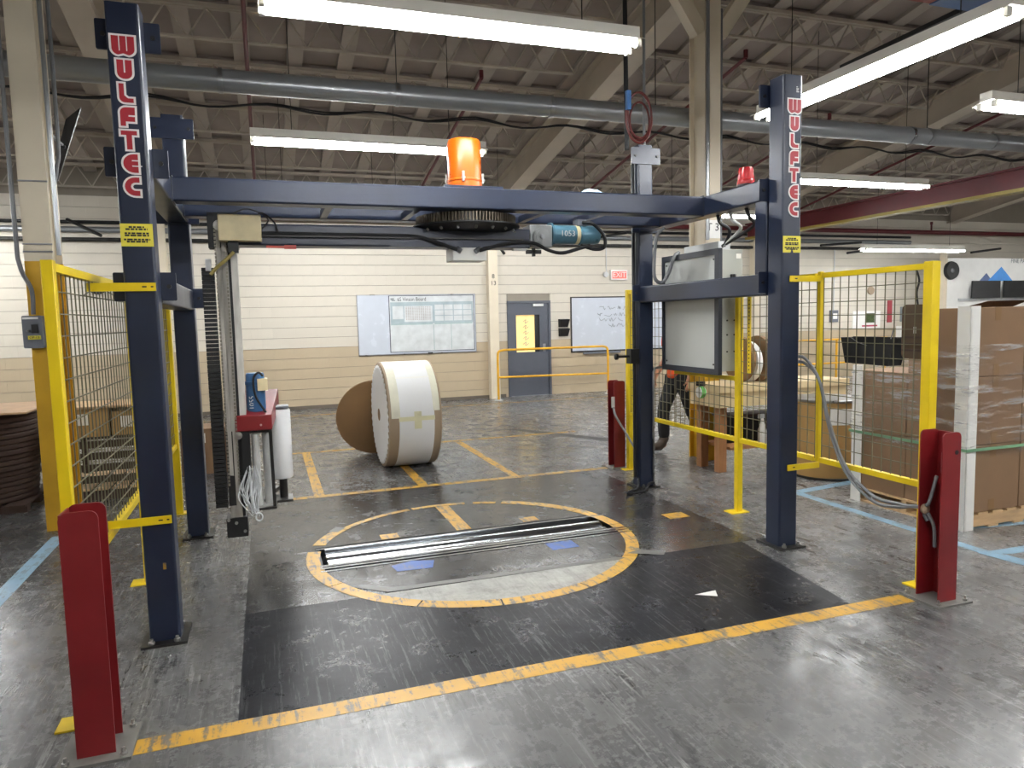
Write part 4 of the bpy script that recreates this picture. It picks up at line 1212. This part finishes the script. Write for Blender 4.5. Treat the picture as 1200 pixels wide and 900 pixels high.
# ================================================================== YELLOW GUARD RAIL BY THE DOOR
gr = thing('guard_rail', 'yellow tubular guard rail standing before the slate door', 'railing', (6.4, 9.85, 0))
MB().tube([(5.14, 9.85, .02)] + spline([(5.14, 9.85, .85), (5.16, 9.85, 1.0), (5.28, 9.85, 1.04)], 4) + spline([(7.52, 9.85, 1.04), (7.63, 9.85, 1.0), (7.65, 9.85, .85)], 4) + [(7.65, 9.85, .02)], .024, 10).build('hoop', YELR if 'YELR' in globals() else mat('rail_yellow', '#d9a21b', 0.4), gr)
MB().tube([(5.14, 9.85, .48), (7.65, 9.85, .45)], .022, 10).build('mid_rail', MATS.get('rail_yellow', YEL), gr)
for x in (5.14, 7.65):
    MB().box(x - .07, x + .07, 9.80, 9.90, 0, .018).bar((x - .05, 9.85, .015), (x, 9.85, .13), .016).bar((x + .05, 9.85, .015), (x, 9.85, .13), .016).build('foot', GREYL, gr)
gr2 = thing('wall_rail', 'low yellow double rail along the far cream wall', 'railing', (14.0, 10.0, 0))
MB().tube([(12.6, 10.0, .98), (15.6, 10.0, .98)], .024, 8).build('top_bar', MATS['rail_yellow'], gr2)
MB().tube([(12.6, 10.0, .40), (15.6, 10.0, .40)], .024, 8).build('low_bar', MATS['rail_yellow'], gr2)
for x in (12.65, 14.0, 15.55):
    MB().tube([(x, 10.0, 0), (x, 10.0, .98)], .026, 8).build('upright', MATS['rail_yellow'], gr2)

# ================================================================== BOARDS AND SIGNS ON THE BACK WALL
YW = YB - .026
wb1 = thing('visual_board', 'wide white board with a printed chart sheet on block wall', 'board', (3.62, YW, 1.02))
box(2.41, 4.83, YW - .022, YW, 1.02, 2.205).build('board_panel', BOARD, wb1)
MB().box(2.40, 4.84, YW - .03, YW, 1.005, 1.022).box(2.40, 4.84, YW - .03, YW, 2.203, 2.215).box(2.40, 2.412, YW - .03, YW, 1.022, 2.203).box(4.828, 4.84, YW - .03, YW, 1.022, 2.203).build('board_frame', STEEL, wb1)
SHEET = mat('chart_paper', '#c9cdce', 0.4)
sh = box(3.04, 4.80, YW - .027, YW - .022, 1.06, 2.185).build('chart_sheet', SHEET, wb1)
MB().box(3.03, 3.045, YW - .031, YW - .022, 1.05, 2.195).box(4.79, 4.805, YW - .031, YW - .022, 1.05, 2.195).box(3.045, 4.79, YW - .031, YW - .022, 1.05, 1.063).box(3.045, 4.79, YW - .031, YW - .022, 2.182, 2.195).build('sheet_frame', DOORM, wb1)
text('chart_title', '6S Vinson Board', .11, INK, sh, (3.50, YW - .0285, 2.115), sx=.8)
MB().box(3.07, 3.14, YW - .0285, YW - .027, 2.11, 2.14).box(3.09, 3.16, YW - .0285, YW - .027, 2.085, 2.105).build('chart_logo', INKG, sh)
PALE = mat('chart_blue_grey', '#9eadb3', 0.5)
MB().box(3.06, 4.78, YW - .0278, YW - .027, 1.62, 2.06).build('chart_field', PALE, sh)
cells = MB()
for i in range(4):
    for j in range(3):
        cells.box(3.97 + i * .20, 4.15 + i * .20, YW - .0286, YW - .0278, 1.90 - j * .115, 2.0 - j * .115)
cells.box(3.10, 3.32, YW - .0286, YW - .0278, 1.72, 1.98).box(3.34, 3.92, YW - .0286, YW - .0278, 1.66, 1.98)
cells.build('chart_cells', SHEET, sh)
g_ = MB()
for i in range(12):
    for j in range(11):
        x = 3.37 + i * .044
        g_.box(x, x + .028, YW - .0292, YW - .0286, 1.70 + j * .025, 1.713 + j * .025)
g_.build('chart_table', mat('chart_print_grey', '#a79f9b', 0.6), sh)
MB().box(3.06, 3.92, YW - .0286, YW - .027, 1.60, 1.625).box(3.96, 4.76, YW - .0286, YW - .027, 1.60, 1.625).box(3.93, 3.945, YW - .0286, YW - .027, 1.08, 1.60).box(4.30, 4.313, YW - .0286, YW - .027, 1.08, 1.60).build('chart_rules', mat('chart_rule', '#9db0b0', 0.5), sh)
box(3.80, 3.90, YW - .045, YW - .03, 1.0, 1.03).build('marker', INK, wb1)

wb2 = thing('whiteboard', 'blue tinted whiteboard with faint handwriting beside the door', 'whiteboard', (7.9, YW, .9))
box(7.03, 9.4, YW - .02, YW, .93, 2.10).build('board_panel', BOARD, wb2)
MB().box(7.01, 9.42, YW - .03, YW, .90, .932).box(7.01, 9.42, YW - .03, YW, 2.098, 2.12).box(7.01, 7.032, YW - .03, YW, .932, 2.098).build('board_frame', DKST, wb2)
box(7.3, 8.2, YW - .07, YW, .86, .9).build('pen_tray', GREYD, wb2)
rn = random.Random(5)
hw = MB()
for li, (xa, xb, z) in enumerate(((7.70, 8.40, 1.86), (7.66, 8.5, 1.71), (7.70, 8.5, 1.60), (7.93, 8.5, 1.47))):
    x = xa
    while x < xb:
        L_ = rn.uniform(.08, .2)
        pts = [(x + L_ * k / 6, YW - .0215, z + rn.uniform(-.035, .05)) for k in range(7)]
        hw.tube(spline(pts, 3), .0045, 4)
        x += L_ + .05
hw.build('handwriting', INKG, wb2)
for i, z in enumerate((1.47, 1.27)):
    o = MB().add([(6.72, YW, z), (6.93, YW, z), (6.95, YW, z + .175), (6.72, YW, z + .175), (6.735, YW - .06, z), (6.92, YW - .06, z), (6.95, YW - .11, z + .165), (6.72, YW - .11, z + .165)],
                 [(0, 1, 2, 3), (7, 6, 5, 4), (0, 4, 5, 1), (1, 5, 6, 2), (2, 6, 7, 3), (3, 7, 4, 0)]).build('file_tray', BLACK)
    tag(o, ['upper black wall file tray between door and whiteboard', 'lower black wall file tray between door and whiteboard'][i], 'file tray')
ex = thing('exit_sign', 'lit red and white exit sign hung above the whiteboard', 'sign', (8.15, YW, 2.48))
box(7.97, 8.38, YW - .08, YW, 2.48, 2.70).build('sign_body', WHITE, ex)
box(8.0, 8.35, YW - .083, YW - .08, 2.51, 2.67).build('sign_face', EXITR, ex)
text('sign_lettering', 'EXIT', .16, WHITE, ex, (8.175, YW - .085, 2.59))
MB().lathe([(.02, 0), (.06, .01), (.06, .06), (.02, .08)], (7.84, YW - .12, 2.60), 'y', 12).build('emergency_lamp', GREYL, ex)
MB().tube([(7.88, YW - .03, 2.62), (7.88, YW - .03, 3.25)], .010, 6).tube([(7.84, YW - .05, 2.6), (7.98, YW - .04, 2.6)], .012, 6).build('sign_conduit', GREYL, ex)
# posters and boxes on the far cream wall
ps_ = thing('safety_poster', 'white safety poster with dark picture on far cream wall', 'poster', (15.45, YW, 1.25))
box(14.85, 15.75, YW - .01, YW, 1.22, 1.66).build('poster_sheet', WHITE, ps_)
box(15.25, 15.55, YW - .013, YW - .01, 1.36, 1.60).build('poster_picture', mat('poster_dark_green', '#3b4a25', 0.6, 0, 0.5, 30), ps_)
box(15.15, 15.65, YW - .013, YW - .01, 1.26, 1.30).build('poster_caption', mat('poster_red', '#b2465c', 0.6), ps_)
tag(box(15.98, 16.13, YW - .02, YW, 1.35, 1.92).build('danger_strip', mat('danger_red', '#9a3b42', 0.6)), 'narrow red upright notice beside the safety poster', 'notice')
tag(box(16.42, 16.50, YW - .02, YW, 1.36, 1.75).build('grey_strip', INKG), 'narrow dark grey upright notice on far cream wall', 'notice')
for x, z, l_ in ((14.22, 1.40, 'grey thermostat box on the far cream wall'), (13.02, 1.55, 'small beige switch plate on the far cream wall')):
    o = thing('wall_control', l_, 'control box', (x, YW, z))
    box(x - .12, x + .12, YW - .06, YW, z, z + .30).build('housing', GREYD if x > 14 else BEIGE, o, bevel=.006)
    box(x - .05, x + .08, YW - .066, YW - .06, z + .08, z + .22).build('face', WHITE, o)
    MB().tube([(x, YW - .02, z + .30), (x, YW - .02, 3.2)], .014, 6).build('conduit', GREYL, o)
tag(MB().lathe([(.10, 0), (.11, .02), (.10, .05)], (15.4, YW - .05, 2.18), 'y', 12).build('alarm_bell', KRAFTL), 'small round tan alarm device on far cream wall', 'alarm')
tag(box(16.3, 16.78, YW - .008, YW, .55, 1.25).build('notice_sheet', WHITE), 'white notice sheet behind the brown hanging bag', 'notice')
# wall fan
wf = thing('wall_fan', 'small round wall fan high on block wall behind fence', 'fan', (-2.1, YW, 2.3))
MB().lathe([(.02, 0), (.13, .01), (.15, .05), (.13, .09), (.04, .1)], (-2.1, YW - .12, 2.42), 'y', 18).build('fan_cage', DKST, wf)
MB().bar((-2.35, YW - .02, 2.25), (-2.1, YW - .06, 2.42), .014).bar((-1.8, YW - .02, 2.22), (-2.1, YW - .06, 2.42), .014).build('stay', DKST, wf)

# ================================================================== THINGS AT THE RIGHT
# carton pallet
PX0, PX1, PY0, PY1 = 5.56, 6.72, -.20, .86
pl = thing('carton_pallet', 'pine pallet under the stretch wrapped cartons', 'pallet', ((PX0 + PX1) / 2, (PY0 + PY1) / 2, 0))
for i in range(3):
    y = PY0 + i * (PY1 - PY0 - .045) / 2
    box(PX0, PX1, y, y + .045, .018, .108).build('stringer', WOOD, pl)
for i in range(8):
    x = PX0 + i * (PX1 - PX0 - .10) / 7
    box(x, x + .10, PY0 - .005, PY1 + .005, .108, .126).build('deck_board', WOOD, pl)
for i in range(5):
    x = PX0 + i * (PX1 - PX0 - .10) / 4
    box(x, x + .10, PY0 - .005, PY1 + .005, 0, .018).build('bottom_board', WOOD, pl)
def carton(x0, x1, y0, y1, z0, z1, label, open_top=False):
    c = thing('carton', label, 'carton', ((x0 + x1) / 2, (y0 + y1) / 2, z0))
    g = .004
    if open_top:
        m = MB()
        t_ = .006
        m.box(x0 + g, x1 - g, y0 + g, y0 + g + t_, z0, z1).box(x0 + g, x1 - g, y1 - g - t_, y1 - g, z0, z1).box(x0 + g, x0 + g + t_, y0 + g + t_, y1 - g - t_, z0, z1).box(x1 - g - t_, x1 - g, y0 + g + t_, y1 - g - t_, z0, z1).box(x0 + g + t_, x1 - g - t_, y0 + g + t_, y1 - g - t_, z0, z0 + t_)
        m.build('box_body', CARD, c)
        xm = (x0 + x1) / 2
        MB().add([(x0 + g, y1 - g, z1), (x1 - g, y1 - g, z1), (x1 - .06, y1 - .18, z1 + .05), (x0 + .06, y1 - .18, z1 + .05)], [(0, 1, 2, 3)]).build('top_flap', CARD, c)
        MB().add([(xm - .04, y0 + g, z1), (xm + .04, y0 + g, z1), (xm + .04, y0 - .02, z1 - .07), (xm - .04, y0 - .02, z1 - .07), (xm - .04, y0 + .10, z1 + .03), (xm + .04, y0 + .10, z1 + .03)], [(0, 1, 2, 3), (4, 5, 1, 0)]).build('top_flap', KRAFTL, c)
    else:
        box(x0 + g, x1 - g, y0 + g, y1 - g, z0, z1 - .003).build('box_body', CARD, c, bevel=.004)
    xm = (x0 + x1) / 2
    MB().box(xm - .03, xm + .03, y0 + g - .0015, y0 + g, z1 - .10, z1 - .004).build('seal_tape', KRAFT, c)
    MB().box(xm - .03, xm + .03, y0 + g - .0015, y0 + g, z0 + .004, z0 + .09).build('seal_tape', KRAFT, c)
    return c
xm, ym = (PX0 + PX1) / 2, (PY0 + PY1) / 2
zs = (.127, .645, 1.163, 1.68)
names = [('front inner', PX0, xm, PY0, ym), ('front outer', xm, PX1, PY0, ym), ('rear inner', PX0, xm, ym, PY1), ('rear outer', xm, PX1, ym, PY1)]
lab = {
    (0, 0): 'lowest brown carton at the white corner post beside bollard', (0, 1): 'middle brown carton at the white corner post beside bollard', (0, 2): 'topmost closed carton beside the white corner post',
    (1, 0): 'lowest brown carton away from fence under green strap', (1, 1): 'middle brown carton away from the fence in clear film', (1, 2): 'topmost brown carton with open flaps on the pallet',
    (2, 0): 'lowest brown carton on the drum side of pallet', (2, 1): 'upper brown carton on the drum side of pallet', (3, 0): 'lowest hidden carton at the back of the wrapped pallet', (3, 1): 'upper hidden carton at the back of the wrapped pallet'}
for ci, (nm_, a, b, c, d) in enumerate(names):
    for k in range(3 if ci < 2 else 2):
        carton(a, b, c, d, zs[k], zs[k + 1], lab[(ci, k)], open_top=(ci == 1 and k == 2))
for (x, y, sx_, sy_, zt_, l_) in ((PX0, PY0, 1, 1, 1.69, 'tall white corner board at front edge of wrapped cartons'), (PX0, PY1, 1, -1, 1.20, 'white corner board at drum side of wrapped cartons')):
    MBx = MB()
    a, b = sorted((x - .012 * sx_, x + .085 * sx_))
    c, d = sorted((y - .018 * sy_, y - .006 * sy_))
    MBx.box(a, b, c, d, 0, zt_)
    a, b = sorted((x - .018 * sx_, x - .006 * sx_))
    c, d = sorted((y - .018 * sy_, y + .085 * sy_))
    MBx.box(a, b, c, d, 0, zt_)
    tag(MBx.build('corner_board', WHITE), l_, 'corner board')
wr = MB()
e = .026
nn = 10
ring_ = [(PX0 - e, PY0 - e), (PX1 + e, PY0 - e), (PX1 + e, PY1 + e), (PX0 - e, PY1 + e)]
for k in range(nn + 1):
    z = .55 + (1.42 - .55) * k / nn
    for i, (x, y) in enumerate(ring_):
        wr.v.append((x + .004 * math.sin(k * 2.3 + i), y + .004 * math.cos(k * 1.7 + i), z + .03 * math.sin(i * 2 + k)))
for k in range(nn):
    for i in range(4):
        wr.f.append((4 * k + i, 4 * k + (i + 1) % 4, 4 * k + 4 + (i + 1) % 4, 4 * k + 4 + i))
tag(wr.build('stretch_film', WRAP), 'clear stretch film wrapped around the brown cartons', 'film')
gs = MB()
e = .034
for (x, y), (x2, y2) in zip(ring_, ring_[1:] + ring_[:1]):
    s1 = lambda q, lo, hi: lo - e if q < (lo + hi) / 2 else hi + e
    gs.bar((s1(x, PX0, PX1), s1(y, PY0, PY1), .62), (s1(x2, PX0, PX1), s1(y2, PY0, PY1), .62), .004, .022)
tag(gs.build('green_strap', mat('green_strapping', '#6f9a78', 0.4)), 'pale green strapping band around the brown cartons', 'strap')
# fibre drum
fd = thing('fibre_drum', 'tan fibre drum with steel rim behind the mesh fence', 'drum', (6.06, 1.74, 0))
MB().lathe([(.02, .0), (.335, .0), (.335, .79), (.325, .79), (.325, .05), (.02, .05)], (6.06, 1.74, 0.001), 'z', 36).build('drum_wall', CARD2, fd)
MB().lathe([(.338, 0), (.345, .006), (.345, .022), (.338, .028)], (6.06, 1.74, .775), 'z', 36).build('top_rim', STEEL, fd)
MB().lathe([(.337, 0), (.341, .002), (.341, .022), (.337, .025)], (6.06, 1.74, .002), 'z', 36).build('bottom_rim', DKST, fd)
lbm = MB()
for i in range(7):
    a = R(232 + i * 8)
    for z in (.56, .72):
        lbm.v.append((6.06 + .337 * math.cos(a), 1.74 + .337 * math.sin(a), z))
lbm.f = [(2 * i, 2 * i + 1, 2 * i + 3, 2 * i + 2) for i in range(6)]
lbm.build('paper_label', WHITE, fd)
# black bin and brown bag hung on the fence
bn = thing('hanging_bin', 'black plastic bin with a curved rim hung on mesh fence', 'bin', (4.46, -.38, 1.32))
pf = [(-.215, 1.325), (-.57, 1.32), (-.625, 1.495), (-.55, 1.49), (-.48, 1.455), (-.40, 1.445), (-.32, 1.465), (-.26, 1.497), (-.175, 1.497)]
MB().prism(pf, 'x', 4.395, 4.402).prism([(-.215, 1.325), (-.57, 1.32), (-.625, 1.50), (-.175, 1.50)], 'x', 4.50, 4.507).build('bin_walls', BLACK, bn)
MB().prism([(-.215, 1.325), (-.57, 1.32), (-.57, 1.33), (-.215, 1.335)], 'x', 4.402, 4.50).prism([(-.57, 1.33), (-.625, 1.495), (-.618, 1.495), (-.563, 1.33)], 'x', 4.402, 4.50).prism([(-.215, 1.335), (-.175, 1.497), (-.182, 1.497), (-.222, 1.335)], 'x', 4.402, 4.50).build('bin_base', BLACK, bn)
MB().tube(spline([(4.45, -.52, 1.33), (4.45, -.53, 1.45), (4.45, -.56, 1.56)], 4), .004, 5).build('pen', GREYD, bn)
bg = thing('hanging_bag', 'brown tool bag hung by a wire hook on mesh fence', 'bag', (4.44, -.76, 1.37))
MB().prism(rrect(-.845, -.665, 1.375, 1.705, .03), 'x', 4.40, 4.47).build('bag_body', mat('brown_canvas', '#4d3c2b', 0.8, 0, 0.2, 10), bg)
for z in (1.42, 1.46, 1.50):
    MB().box(4.395, 4.40, -.84, -.67, z, z + .012).build('bag_seam', BRND, bg)
MB().box(4.395, 4.40, -.77, -.755, 1.53, 1.57).build('bag_tag', GREYL, bg)
MB().tube(spline([(4.43, -.75, 1.70), (4.43, -.74, 1.78), (4.43, -.755, 1.85), (4.42, -.74, 1.92)], 5), .006, 6).build('hook', INK, bg)
# workbench with spools
wbn = thing('work_bench', 'timber work bench with thick legs behind the mesh fence', 'bench', (5.9, 2.45, 0))
for (x, y) in ((5.13, 2.25), (5.13, 2.58), (6.55, 2.25), (6.55, 2.58)):
    box(x, x + .09, y, y + .09, 0, .86).build('leg', WOODR, wbn)
box(5.05, 6.75, 2.15, 2.72, .86, .93).build('bench_top', mat('pale_plywood', '#cdb88f', 0.6, 0, 0.1, 3), wbn)
box(5.07, 6.73, 2.18, 2.70, .70, .86).build('apron', MATS['pale_plywood'], wbn)
box(5.23, 6.6, 2.20, 2.68, .24, .27).build('lower_shelf', WOODR, wbn)
sgrp = 'ribbon spools on the work bench'
for i, (x, y, r, w_, m_) in enumerate(((5.50, 2.45, .25, .05, KRAFT), (5.60, 2.45, .22, .06, WHITE), (5.72, 2.42, .25, .05, KRAFT), (5.86, 2.45, .21, .16, KRAFTL))):
    s_ = thing('ribbon_spool', ['thick brown coil spool at the cabinet end of bench', 'white ribbon spool between brown coils on bench', 'second brown coil spool standing on the bench', 'wide tan spool lying against the bench coils'][i], 'spool', (x, y, .93))
    MB().lathe([(.07, 0), (r, .0), (r, w_), (.07, w_)], (x, y, .931 + r), 'x', 28).build('coil', m_, s_)
    MB().lathe([(.05, -.004), (.075, -.006), (.075, w_ + .006), (.05, w_ + .004)], (x, y, .931 + r), 'x', 20).build('hub', KRAFTL, s_)
def bottle(x, y, z, m_, label, cat, h=.24):
    b_ = thing('spray_bottle', label, cat, (x, y, z))
    MB().lathe([(.01, 0), (.045, .0), (.048, .02), (.046, h * .45), (.02, h * .72), (.016, h * .85), (.01, h * .86)], (x, y, z), 'z', 16).build('bottle_body', m_, b_)
    MB().box(x - .05, x + .02, y - .012, y + .012, z + h * .86, z + h).build('trigger_head', GREYL, b_)
bottle(5.68, 2.26, .271, WHITE, 'white spray bottle on the lower shelf of bench', 'bottle', .32)
bottle(5.82, 2.26, .271, mat('red_label_plastic', '#b8232f', 0.4), 'red spray bottle on the lower shelf of bench', 'bottle', .26)
sbn = thing('storage_bin', 'dark storage bin pushed under the timber work bench', 'bin', (5.9, 2.52, .271))
box(5.35, 6.5, 2.42, 2.66, .271, .55).build('bin_body', BLACK, sbn, bevel=.006)
box(5.33, 6.52, 2.40, 2.68, .55, .57).build('bin_rim', BRND, sbn)
ar = thing('tape_gun', 'white and green tape gun hung on fence before bench', 'tool', (4.46, 1.55, .9))
MB().lathe([(.02, 0), (.05, .0), (.05, .05), (.02, .05)], (4.41, 1.55, .96), 'x', 18).build('tape_reel', WHITE, ar)
MB().lathe([(.05, .005), (.056, .01), (.056, .04), (.05, .045)], (4.41, 1.55, .96), 'x', 18).build('reel_rim', mat('green_reel', '#5fae4c', 0.5), ar)
MB().box(4.40, 4.46, 1.52, 1.58, 1.02, 1.06).build('gun_body', BLACK, ar)

# ================================================================== THINGS AT THE LEFT
skd = thing('skid', 'low dark timber skid under the stack of brown discs', 'pallet', (-2.02, 3.95, 0))
for i in range(3):
    box(-2.55, -1.5, 3.5 + i * .40, 3.6 + i * .40, 0, .06).build('skid_runner', BRND, skd)
for i in range(5):
    box(-2.55 + i * .22, -2.38 + i * .22, 3.45, 4.45, .06, .08).build('skid_board', BRND, skd)
z = .081
rn = random.Random(9)
for i in range(17):
    th = .048
    r = .50 + .05 * min(1, i / 8) + rn.uniform(-.008, .008)
    o = MB().lathe([(.05, 0), (r - .012, .0), (r, .010), (r, th - .012), (r - .01, th), (.05, th)], (-2.02 + rn.uniform(-.012, .012), 3.95 + rn.uniform(-.012, .012), z), 'z', 40).build('board_disc', BRND)
    tag(o, 'dark brown paperboard disc in the stack behind ochre column', 'disc', 'stacked brown paperboard discs')
    z += th + .0015
tag(box(-2.6, -1.42, 3.42, 4.5, z, z + .016).build('cover_sheet', mat('tan_cover_board', '#b99a7b', 0.7)), 'flat tan cover sheet lying on the brown disc stack', 'sheet')
z2 = z + .0165
lp = thing('timber_pallet', 'weathered timber pallet under boxes behind the yellow fence', 'pallet', (-.85, 4.2, 0))
for i in range(3):
    box(-1.30, -.40, 3.75 + i * .42, 3.83 + i * .42, 0, .10).build('stringer', BRND, lp)
for i in range(6):
    box(-1.30 + i * .155, -1.18 + i * .155, 3.72, 4.70, .10, .12).build('deck_board', WOOD, lp)
cr_ = thing('slatted_crate', 'dark slatted crate holding cartons behind the yellow fence', 'crate', (-.85, 4.2, .121))
for x in (-1.27, -.45):
    for y in (3.76, 4.60):
        box(x, x + .06, y, y + .06, .121, .62).build('crate_post', BRND, cr_)
for k in range(4):
    box(-1.27, -.39, 3.748, 3.76, .17 + k * .115, .24 + k * .115).build('slat', mat('dark_weathered_slat', '#3f3226', 0.8, 0, 0.3, 8), cr_)
for k in range(4):
    box(-.39, -.378, 3.76, 4.66, .17 + k * .115, .24 + k * .115).build('slat', MATS['dark_weathered_slat'], cr_)
box(-1.27, -.39, 3.76, 4.66, .60, .62).build('crate_lid', MATS['dark_weathered_slat'], cr_)
def plain_carton(x0, x1, y0, y1, z0, z1, label, m_=None):
    c = thing('carton', label, 'carton', ((x0 + x1) / 2, (y0 + y1) / 2, z0))
    box(x0, x1, y0, y1, z0, z1).build('box_body', m_ or CARD2, c, bevel=.004)
    MB().box(x0 + .08, x0 + .26, y0 - .0015, y0, z1 - .16, z1 - .05).build('paper_label', WHITE, c)
    return c
plain_carton(-1.26, -.84, 3.78, 4.3, .621, .90, 'tan carton with paper label on the slatted crate')
plain_carton(-.82, -.40, 3.80, 4.3, .621, .86, 'tan carton on the crate nearest the navy corner post')
plain_carton(-.30, .28, 4.6, 5.1, .0005, .52, 'brown carton on the floor behind the navy corner post', CARD)
tag(box(-1.25, -.42, 3.72, 4.35, .905, .925).build('flat_board', WOOD), 'loose pale board lying across the crate cartons', 'board')

# ================================================================== PERSON behind the cabinet
def skin(name, joints, edges, m, parent=None, loc=(0, 0, 0), rz=0.0, root=0, sub=2):
    me = bpy.data.meshes.new(name)
    me.from_pydata([j[:3] for j in joints], edges, [])
    o = bpy.data.objects.new(name, me)
    COL.objects.link(o)
    if parent: o.parent = parent
    else:
        o.location = loc; o.rotation_euler = (0, 0, rz)
    sk = o.modifiers.new('skin', 'SKIN')
    sk.use_smooth_shade = True
    ss = o.modifiers.new('subdivision', 'SUBSURF')
    ss.levels = sub; ss.render_levels = sub
    lay = me.skin_vertices[0].data if me.skin_vertices else None
    if lay is None:
        bm = bmesh.new(); bm.from_mesh(me); bm.verts.layers.skin.verify(); bm.to_mesh(me); bm.free()
        lay = me.skin_vertices[0].data
    for i, j in enumerate(joints):
        r = j[3]
        lay[i].radius = r if isinstance(r, tuple) else (r, r)
        lay[i].use_root = (i == root)
    me.materials.append(m)
    dg = bpy.context.evaluated_depsgraph_get()
    ev = bpy.data.meshes.new_from_object(o.evaluated_get(dg))
    o.modifiers.clear()
    o.data = ev
    ev.polygons.foreach_set('use_smooth', [True] * len(ev.polygons))
    return o
SKIN = mat('skin', '#b98468', 0.55, 0, 0.05)
# local frame: person walks towards -X (local -X is forward)
J = [(0, 0, .95, (.15, .11)), (.0, 0, 1.12, (.13, .10)), (-.01, 0, 1.32, (.16, .11)), (-.01, 0, 1.45, (.09, .08)), (-.02, 0, 1.52, .055), (-.04, 0, 1.60, (.075, .085)), (-.045, 0, 1.70, (.085, .095)), (-.04, 0, 1.77, .06),
     (-.01, .19, 1.42, .06), (.02, .25, 1.14, .045), (-.12, .27, .94, .036), (-.17, .26, .88, (.036, .020)),
     (-.01, -.19, 1.42, .06), (.02, -.26, 1.15, .045), (-.06, -.28, .93, .036), (-.08, -.28, .86, (.036, .020)),
     (0, .10, .86, .085), (-.16, .11, .50, .06), (-.14, .11, .10, .042), (-.14, .11, .05, .04), (-.27, .12, .035, .032),
     (0, -.10, .86, .085), (.10, -.11, .50, .06), (.30, -.11, .14, .042), (.32, -.11, .08, .04), (.22, -.12, .035, .032)]
Ed = [(0, 1), (1, 2), (2, 3), (3, 4), (4, 5), (5, 6), (6, 7), (3, 8), (8, 9), (9, 10), (10, 11), (3, 12), (12, 13), (13, 14), (14, 15), (0, 16), (16, 17), (17, 18), (18, 19), (19, 20), (0, 21), (21, 22), (22, 23), (23, 24), (24, 25)]
for wi, s in ((11, 1), (15, -1)):
    bx0, by0, bz0, _ = J[wi]
    for k, (dx, ln) in enumerate(((-.028, .062), (-.009, .072), (.010, .066), (.027, .052))):
        J.append((bx0 + dx, by0, bz0 - .04, .009)); J.append((bx0 + dx - .006, by0 - s * .012, bz0 - .04 - ln * .55, .008)); J.append((bx0 + dx - .004, by0 - s * .028, bz0 - .04 - ln, .007))
        n0 = len(J) - 3
        Ed += [(wi, n0), (n0, n0 + 1), (n0 + 1, n0 + 2)]
    J.append((bx0 - .040, by0 - s * .012, bz0 - .005, .010)); J.append((bx0 - .058, by0 - s * .026, bz0 - .035, .009))
    n0 = len(J) - 2
    Ed += [(wi, n0), (n0, n0 + 1)]
pn = skin('person', J, Ed, SKIN, None, (5.42, 3.5, .012), R(8))
tag(pn, 'person in orange top and black trousers walking behind the cabinet', 'person')
g = .014
skin('trousers', [(0, 0, 1.0, (.165, .125)), (0, 0, .93, (.165, .125)), (0, .10, .84, .105), (-.15, .11, .50, .082), (-.135, .11, .12, .072), (0, -.10, .84, .105), (.10, -.11, .50, .082), (.29, -.11, .17, .07)], [(0, 1), (1, 2), (2, 3), (3, 4), (1, 5), (5, 6), (6, 7)], mat('black_trousers', '#17181b', 0.8), pn, root=1)
skin('shirt', [(0, 0, .865, (.185, .145)), (0, 0, 1.12, (.16, .125)), (-.01, 0, 1.32, (.185, .135)), (-.01, 0, 1.46, (.10, .09)), (-.01, .20, 1.42, .075), (.01, .245, 1.24, .068), (-.01, -.20, 1.42, .075), (.01, -.25, 1.25, .068)], [(0, 1), (1, 2), (2, 3), (3, 4), (4, 5), (3, 6), (6, 7)], mat('orange_shirt', '#e0561c', 0.8), pn, root=1)
skin('hair', [(-.01, 0, 1.70, (.095, .10)), (-.02, 0, 1.78, (.085, .095)), (.02, 0, 1.64, (.06, .085))], [(0, 1), (0, 2)], mat('dark_hair', '#2a211c', 0.8), pn)
BOOT = mat('brown_boot_leather', '#43362b', 0.7)
skin('boot', [(-.135, .11, .18, .066), (-.135, .11, .06, .07), (-.22, .115, .05, (.062, .055)), (-.31, .12, .04, (.055, .045))], [(0, 1), (1, 2), (2, 3)], BOOT, pn, root=1)
skin('boot', [(.295, -.11, .22, .066), (.32, -.11, .10, .07), (.26, -.115, .06, (.062, .055)), (.18, -.12, .035, (.055, .04))], [(0, 1), (1, 2), (2, 3)], BOOT, pn, root=1)
fc = MB()
for s in (-1, 1):
    fc.lathe([(.004, 0), (.011, .004), (.011, .012), (.004, .016)], (-.135, s * .032, 1.685), 'x', 8)
fc.build('eyes', INK, pn, local=True)
MB().add([(-.128, -.012, 1.68), (-.128, .012, 1.68), (-.158, 0, 1.645), (-.125, -.016, 1.64), (-.125, .016, 1.64)], [(0, 1, 2), (0, 2, 3), (1, 4, 2), (3, 2, 4)]).build('nose', SKIN, pn, local=True)
MB().box(-.128, -.118, -.024, .024, 1.604, 1.612).build('mouth', mat('lip', '#8d5348', 0.6), pn, local=True)
for s in (-1, 1):
    MB().lathe([(.006, -.012), (.02, -.01), (.02, .01), (.006, .012)], (-.035, s * .085, 1.67), 'y', 10).build('ear', SKIN, pn, local=True)
tag(box(5.33, 6.3, -.93, -.84, 0, .10).build('timber_block', WOOD), 'short pine timber lying on the blue corner tape', 'timber')
